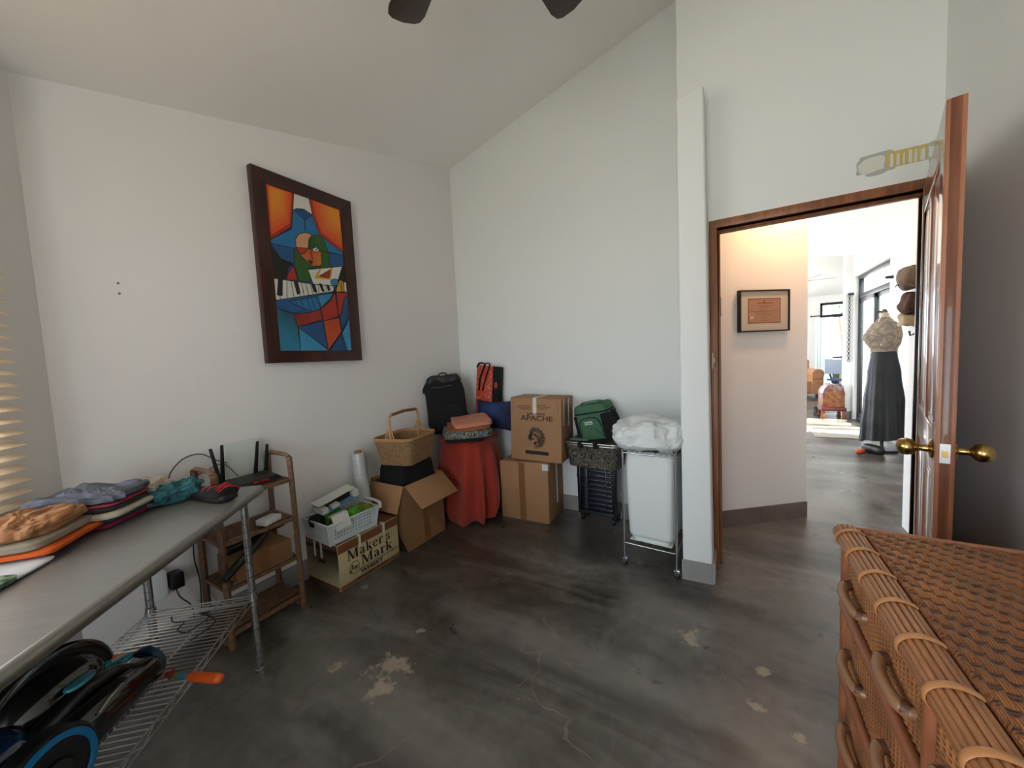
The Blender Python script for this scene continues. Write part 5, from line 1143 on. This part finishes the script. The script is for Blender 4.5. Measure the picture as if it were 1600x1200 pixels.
M().grid(tors, 48, 30, cu=True).build('blouse', PRT, tdf, smooth=80)
M().tube(bez([(-.02,-.11,1.30),(-.05,-.09,1.42),(-.05,-.06,1.54),(-.03,-.02,1.635),(.03,.02,1.645),(.05,-.02,1.60),(.02,-.10,1.46)],6), .016, 8, flat=.5).build('collar', mat('white collar', 'c9c2b6', .7), tdf, smooth=60)
M().lathe([(.045,1.60),(.04,1.66),(.042,1.69),(.02,1.70),(.001,1.70)], 24).build('neck', mat('pale linen', 'b9a994', .7), tdf, smooth=50)
M().lathe([(.001,1.70),(.022,1.70),(.026,1.72),(.014,1.74),(.001,1.745)], 20).tube([(-.06,0,1.715),(.03,0,1.70)],.014,8).build('neck_knob', mat('brown wood knob', '5a2f20', .5), tdf, smooth=50)
sk = [(.30,.205,.19),(.60,.180,.165),(.95,.150,.13),(1.22,.118,.105)]
def skirt(u_, vv):
    z = 1.225-1.09*vv; th = 2*pi*u_; hem = .05*sin(th*2+1.2)+.03*sin(th*3)
    z -= hem*vv*vv; a_, b_ = prof([(0,.222,.205)]+sk, max(0.0, z)); f = 1+.06*vv*sin(th*9+1.2*sin(th*2))+.03*vv*sin(th*19+2)
    return (a_*f*cos(th)+.02*vv, b_*f*sin(th), z)
M().grid(skirt, 180, 50, cu=True).build('skirt', mat('black satin', '060709', .55), tdf, smooth=80)
M().lathe([(.15,0),(.15,.025),(.03,.035),(.018,.05),(.018,1.2)], 28).build('stand', mat('grey metal base', '3a3d40', .35, .6), tdf, smooth=40)
o = M().soft((.12,.26,.10), .6, .7, .01, 9, 90, nu=40, nv=20).build('shoe', mat('black shoe leather', '121214', .4), None, smooth=True); o.location = (1.50, 6.03, .001); o.rotation_euler = (0,0,.5); tag(o, 'dark shoe on the floor under the black skirt', 'shoe')
o = M().soft((.07,.13,.05), .6, .7, .004, 9, 91, nu=32, nv=16).build('shoe', mat('orange shoe', 'b04a22', .5), None, smooth=True); o.location = (1.375, 5.98, .001); o.rotation_euler = (0,0,-.6); tag(o, 'small orange shoe on the floor beside the black skirt', 'shoe')
# hats on the corridor wall
def hat(label, loc, m, w, h_, seed, rot):
    t = thing('hat', label, 'hat', loc, rot=rot)
    M().soft((w*.8, w*1.7, h_), .75, .8, .02, 9, seed, nu=60, nv=30, flatb=False).build('crown', m, t, smooth=True)
    M().grid(lambda u_, vv: ((w*.32+.08*w*vv)*cos(2*pi*u_), (w*.75+.15*w*vv)*sin(2*pi*u_), h_*.30-.02*vv+.014*sin(u_*6*pi+seed)*vv), 60, 6, cu=True).build('brim', m, t, smooth=80).modifiers.new('thick', 'SOLIDIFY').thickness = .004
    return t
hat('crumpled grey beige cloth hat hanging topmost on the wall beyond the open door', (1.032, 3.55, 1.70), mat('beige hat cloth', '6e6052', .85, bump=.3, bscale=20), .13, .15, 3, (.1, .1, .0))
hat('brown felt hat hanging under the beige cloth hat', (1.038, 3.55, 1.53), mat('brown felt', '4a3026', .9), .12, .15, 6, (.2, .1, .0))
hat('pale straw hat lowest of the hanging hats', (1.042, 3.55, 1.455), mat('pale straw', 'a89678', .8), .11, .08, 8, (.1, .1, 0))
o = M().box((-.03,-.012,0),(0,.012,.05)).tube([(-.03,0,.01),(-.05,0,.0),(-.055,0,.03)], .006, 8).build('hanging_hook', BLACKP, None, smooth=40); o.location = (1.08, 3.46, 1.385); tag(o, 'small black wall hook under the hanging hats', 'hook')
# domed chest
tch = thing('domed_chest', 'small red painted chest with a domed lid on a carved stand', 'chest', (1.60, 8.72, 0), radians(2))
REDW = mat('red painted wood', '7a2f20', .45, nscale=14, col2='8a5a30'); REDD = mat('dark red wood', '5a1f1a', .4)
cx = M(); cx.box((-.155,-.13,.20),(.155,.20,.42)); cx.build('chest_body', REDW, tch, bevel=.008)
ol = [(-.16,0)]+[(.16*cos(pi-i*pi/14)*1.0, .0+.20*sin(i*pi/14)) for i in range(1,14)]+[(.16,0)]
M().prism(ol, -.135, .205, 0, Matrix(((1,0,0,0),(0,0,1,0),(0,1,0,.42),(0,0,0,1)))).build('domed_lid', mat('worn brown lid', '7a5a4c', .4, nscale=20, col2='6a3024', coat=.4), tch, bevel=.006)
M().prism([(.115*cos(i*pi/9), .40+.10*sin(i*pi/9)) for i in range(18)], -.139, -.133, 0, Matrix(((1,0,0,0),(0,0,1,0),(0,1,0,0),(0,0,0,1)))).build('painted_medallion', mat('ochre painting', '9a6a2c', .5, nscale=30, col2='6e2c1a'), tch)
M().box((-.175,-.15,.14),(.175,.22,.20)).build('stand_frame', REDD, tch, bevel=.006)
for x in (-.145, .145):
    for y in (-.12, .19): M().hexa([(x-.03,y-.03,0),(x+.03,y-.03,0),(x+.03,y+.03,0),(x-.03,y+.03,0),(x-.022,y-.022,.15),(x+.022,y-.022,.15),(x+.022,y+.022,.15),(x-.022,y+.022,.15)]).build('leg', MATS['red painted wood'], tch, bevel=.006)
tcc = thing('carved_stool', 'low dark carved stool beside the domed chest', 'stool', (1.435, 8.95, 0)); M().soft((.14,.14,.05), .4, .8, .0, 5, 1, nu=32, nv=14).build('seat', mat('dark carved wood', '241714', .5), tcc, smooth=True).location = (0,0,.13)
for a_ in range(3): M().tube(bez([(.04*cos(a_*2.1),.04*sin(a_*2.1),.14),(.06*cos(a_*2.1),.06*sin(a_*2.1),.07),(.075*cos(a_*2.1),.075*sin(a_*2.1),0.005)],5), .014, 8).build('leg', MATS['dark carved wood'], tcc, smooth=60)
# rug
o = M().prism(rr(.78, .60, .03), 0, .012).build('floor_mat', mat('pale woven mat', 'a9a096', .95, nscale=60, col2='938a80', bump=.3, bscale=150), None, bevel=.003); o.location = (1.79-.02, 7.13, .0005); o.rotation_euler = (0,0,0); tag(o, 'pale woven door mat in front of the sliding door', 'mat')
o.location = (1.465+.0, 7.12, .0005)
# far room: armchair, curtain, window, chair
tac = thing('armchair', 'peach upholstered armchair with a rolled arm in the far room', 'armchair', (1.62, 12.2, 0), radians(12))
PEA = mat('peach upholstery', 'b5835c', .85, noise_amt=.08, nscale=18)
M().box((-.85,-.35,.10),(.30,.45,.42)).build('seat', PEA, tac, bevel=.04); M().box((-.85,.30,.30),(.30,.50,.95)).build('backrest', PEA, tac, bevel=.05)
M().box((.10,-.40,.10),(.32,.42,.56)).tube([(.21,-.42,.60),(.21,.42,.60)], .125, 20).build('arm', PEA, tac, smooth=50)
for x in (-.75,.22):
    for y in (-.32,.42): M().lathe([(.03,0),(.045,.05),(.035,.10)], 14, c=(x,y)).build('leg', mat('dark leg wood', '3a1f14', .4), tac, smooth=50)
mwn = M(); YF = 14.4
for a_ in ((2.35,2.42,.05,2.56),(3.13,3.2,.05,2.56),(2.35,3.2,2.49,2.56),(2.35,3.2,2.12,2.20),(2.35,3.2,.05,.12),(2.35,3.2,.9,.95)): mwn.box((a_[0],YF+.05,a_[2]),(a_[1],YF+.11,a_[3]))
w2_ = struct(mwn.build('window_2', DKF)); M().box((2.42,YF+.08,.12),(3.13,YF+.085,2.49)).build('glass_pane', GL, w2_)
tct = thing('curtain', 'sheer white curtain hanging on a rod before the far window', 'curtain', (2.44, 14.33, .08))
SHR = bpy.data.materials.new('sheer white cloth'); SHR.use_nodes = True; N = SHR.node_tree.nodes; L = SHR.node_tree.links; b0_ = N['Principled BSDF']; b0_.inputs['Base Color'].default_value = (.82,.85,.82,1); b0_.inputs['Roughness'].default_value = .9
tl_ = N.new('ShaderNodeBsdfTranslucent'); tl_.inputs[0].default_value = (.95,1,.97,1); mm_ = N.new('ShaderNodeMixShader'); mm_.inputs[0].default_value = .55
L.new(b0_.outputs[0], mm_.inputs[1]); L.new(tl_.outputs[0], mm_.inputs[2]); L.new(mm_.outputs[0], [n for n in N if n.type == 'OUTPUT_MATERIAL'][0].inputs[0])
M().grid(lambda u_, vv: (-.22+.42*u_, .028*sin(u_*38)*(.5+.5*(1-vv)), vv*2.05), 140, 6).build('sheer_cloth', SHR, tct, smooth=80)
M().tube([(-.30,0,2.10),(.80,0,2.12)], .014, 8).lathe([(.001,-.03),(.03,0),(.001,.03)], 12, T=Matrix.Translation((-.31,0,2.10))).build('curtain_rod', DKF, tct, smooth=50)
tdc = thing('folding_chair', 'grey framed chair with a blue seat cover by the far window', 'chair', (2.28, 11.6, 0), radians(-50))
GF = mat('grey frame', '50535c', .5)
for x in (-.22, .22):
    M().tube([(x,.20,0),(x,-.16,.95)], .02, 8).build('leg', GF, tdc, smooth=60); M().tube([(x,-.22,0),(x,.22,.50)], .02, 8).build('leg', GF, tdc, smooth=60)
M().box((-.24,-.10,.45),(.24,.24,.49)).build('seat', mat('blue canvas', '2b4a72', .7), tdc, bevel=.01); M().box((-.22,-.19,.62),(.22,-.15,.97)).build('backrest', mat('pale blue canvas', '8f9aa8', .7), tdc, bevel=.01)
# living room fan
tlf = thing('ceiling_fan', 'pale ceiling fan hanging in the living room beyond the hall', 'ceiling fan', (1.02, 8.0, 2.42))
PF = mat('pale fan paint', 'b9b4a8', .5)
M().lathe([(.03,-.06),(.09,-.04),(.11,.03),(.06,.07)], 28).build('motor_housing', PF, tlf, smooth=40); M().tube([(0,0,.05),(0,0,livz(1.02,8)-2.42)], .012, 10).build('down_rod', PF, tlf, smooth=60)
for k in range(5):
    T = Matrix.Rotation(radians(5+72*k), 4, 'Z') @ Matrix.Rotation(radians(10), 4, 'X'); M().prism([(.12,-.04),(.48,-.06),(.50,0),(.48,.06),(.12,.04)], -.004, .004, 0, T).build('blade', PF, tlf)
# terrace outside the sliding door: ground, wood planter, posts, greenery
TER = mat('terrace paving', (.55,.53,.50), .8, noise_amt=.08, nscale=3)
mgd = M().box((2.04,-2,-.13),(14,22,-.02)); og = struct(mgd.build('ground', TER))
M().box((-9,14.62,-.13),(14,24,-.02)).build('ground_strip', TER, og)
tpo = thing('planter_box', 'slatted orange brown wooden planter outside the glass door', 'planter', (2.55, 8.0, -.02))
PW_ = mat('orange planter wood', '9c6a44', .7)
for k in range(4): M().box((-.25,-.4,.0+k*.2),(.5,.6,.18+k*.2)).build('board', PW_, tpo, bevel=.01)
M().soft((.7,.9,.3), .8, .8, .06, 6, 93, nu=48, nv=24).build('foliage', mat('planter foliage', '3f6a34', .8, noise_amt=.3), tpo, smooth=True).location = (.1,.1,.82)
for k, (y, lab) in enumerate(((9.75, 'far brown timber post outside the sliding door'), (8.75, 'near brown timber post outside the sliding door, behind the dress form neck'))):
    o = M().box((-.06,-.06,0),(.06,.06,2.9)).build('timber_post', mat('timber post', '6f5348', .7), None, bevel=.006); o.location = (3.15, y+.4, -.02); tag(o, lab, 'post')
o = M().box((2.6,8.9,2.55),(4.2,12.5,2.66)).build('terrace_roof', mat('terrace beam grey', '9a9994', .7), None); tag(o, 'pale terrace roof slab above the posts outside the sliding door', 'roof')
def shrub(name, label, loc, h_, m, seed, n=260, w=.7, leaf=.09):
    t = thing(name, label, 'tree', loc); rg = random.Random(seed); mbq = M()
    M().tube(bez([(0,0,0),(.05,.02,h_*.4),(-.04,.05,h_*.75)],5), .035, 8).build('trunk', mat('tree bark', '7a6048', .8), t, smooth=60)
    for k in range(n):
        a_ = rg.uniform(0, 2*pi); r_ = w*sqrt(rg.random()); z_ = h_*(.45+.55*rg.random()); c_ = Vector((r_*cos(a_), r_*sin(a_), z_)); d_ = Vector((rg.uniform(-1,1), rg.uniform(-1,1), rg.uniform(-.7,.4))).normalized(); e_ = d_.cross(Vector((0,0,1))).normalized()*leaf*.3
        up_ = d_.cross(e_).normalized()*leaf*.05
        mbq.add([c_, c_+d_*leaf*.5+e_, c_+d_*leaf, c_+d_*leaf*.5-e_, c_+d_*leaf*.5+up_], [(0,1,4),(1,2,4),(2,3,4),(3,0,4)])
    mbq.build('foliage', m, t)
LEAF = mat('garden leaf green', '6f9a3c', .6, noise_amt=.35, nscale=2)
shrub('garden_shrub', 'leafy young tree outside the far window behind the sheer curtain', (3.15, 16.0, -.02), 3.0, LEAF, 5)
shrub('garden_shrub', 'wide green shrub outside the far window, beside the young tree', (3.9, 17.6, -.02), 3.6, mat('deep leaf green', '4f7a30', .6), 6, 400, 1.2, .16)
# ================================================================== LIGHT
wd_w = bpy.data.worlds.new('sky'); SC.world = wd_w; wd_w.use_nodes = True; N = wd_w.node_tree.nodes; L = wd_w.node_tree.links
bgn = N['Background']; bgn.inputs['Strength'].default_value = 1.0
tcw = N.new('ShaderNodeTexCoord'); sxw = N.new('ShaderNodeSeparateXYZ'); rpw = N.new('ShaderNodeValToRGB'); mrw = N.new('ShaderNodeMapRange'); mrw.inputs[1].default_value = -1
L.new(tcw.outputs['Generated'], sxw.inputs[0]); L.new(sxw.outputs['Z'], mrw.inputs[0]); L.new(mrw.outputs[0], rpw.inputs['Fac']); L.new(rpw.outputs['Color'], bgn.inputs['Color'])
ew = rpw.color_ramp.elements; ew[0].position = .40; ew[0].color = (1.55,1.51,1.40,1); ew[1].position = .54; ew[1].color = (1.02,1.14,1.29,1)
def portal(name, loc, direction, w, h_):
    l = bpy.data.lights.new(name, 'AREA'); l.shape = 'RECTANGLE'; l.size = w; l.size_y = h_; l.cycles.is_portal = True
    o = bpy.data.objects.new(name, l); COL.objects.link(o); o.location = loc; o.rotation_euler = Vector(direction).to_track_quat('-Z', 'Y').to_euler(); return o
def daylight(name, loc, direction, w, h_, e, c=(.95,.98,1)):
    l = bpy.data.lights.new(name, 'AREA'); l.shape = 'RECTANGLE'; l.size = w; l.size_y = h_; l.energy = e; l.color = c
    o = bpy.data.objects.new(name, l); COL.objects.link(o); o.location = loc; o.rotation_euler = Vector(direction).to_track_quat('-Z', 'Z').to_euler(); return o
portal('window_portal', WP(1.06, -.19, 1.575), (nW.x, nW.y, 0), 1.48, 1.25)
portal('rear_portal', (-.213, PW.y-.14, 1.07), (0, 1, 0), 1.07, 2.15)
portal('slider_portal', (XL+.15, 7.8, 1.24), (-1, 0, 0), 1.64, 2.45)
portal('far_portal', (2.77, 14.57, 1.3), (0, -1, 0), .85, 2.5)
portal('added_far_portal', (-1.0, 14.57, 1.4), (0, -1, 0), 4.8, 2.2)  # sky light for the added, unseen opening in the far wall
portal('added_west_portal', (-4.0-.02, 8.9, 1.45), (1, 0, 0), 9.6, 2.3)  # sky light for the added, unseen opening on the west side
sun = bpy.data.lights.new('sun', 'SUN'); sun.energy = 9; sun.angle = radians(.6); sun.color = (1,.96,.9)
so = bpy.data.objects.new('sun', sun); COL.objects.link(so); so.rotation_euler = Vector((-.9, .12, -1.55)).to_track_quat('-Z', 'Y').to_euler()
hl = bpy.data.lights.new('hall_lamp', 'SPOT'); hl.spot_size = radians(120); hl.spot_blend = .8; hl.energy = 9; hl.use_custom_distance = False; hl.color = (1,.56,.26); hl.shadow_soft_size = .05
ho = bpy.data.objects.new('hall_lamp', hl); COL.objects.link(ho); ho.location = (.50, 3.25, 2.62); ho.rotation_euler = Vector((-.5, .55, -.9)).to_track_quat('-Z', 'Y').to_euler()
# ================================================================== CAMERA
cam = bpy.data.cameras.new('camera'); cam.sensor_width = 36; cam.sensor_fit = 'HORIZONTAL'; cam.lens = 580/1600*36; cam.clip_start = .02; cam.clip_end = 100
co = bpy.data.objects.new('camera', cam); COL.objects.link(co)
pitch, roll, yaw = radians(3.99), radians(-2.71), radians(30.47)
fw = Vector((-sin(yaw)*cos(pitch), cos(yaw)*cos(pitch), -sin(pitch))); r0 = Vector((cos(yaw), sin(yaw), 0)); u0 = r0.cross(fw)
rt = r0*cos(roll)+u0*sin(roll); up = u0*cos(roll)-r0*sin(roll)
R_ = Matrix((rt, up, -fw)).transposed().to_4x4(); co.matrix_world = Matrix.Translation((0, 0, 1.36)) @ R_
SC.camera = co
SC.view_settings.view_transform = 'Standard'; SC.view_settings.look = 'None'; SC.view_settings.exposure = 2.62; SC.view_settings.gamma = 1; SC.view_settings.use_curve_mapping = False
SC.cycles.max_bounces = 10; SC.cycles.diffuse_bounces = 6; SC.cycles.transparent_max_bounces = 12; SC.cycles.caustics_reflective = False; SC.cycles.caustics_refractive = False
SC.cycles.sample_clamp_indirect = 8
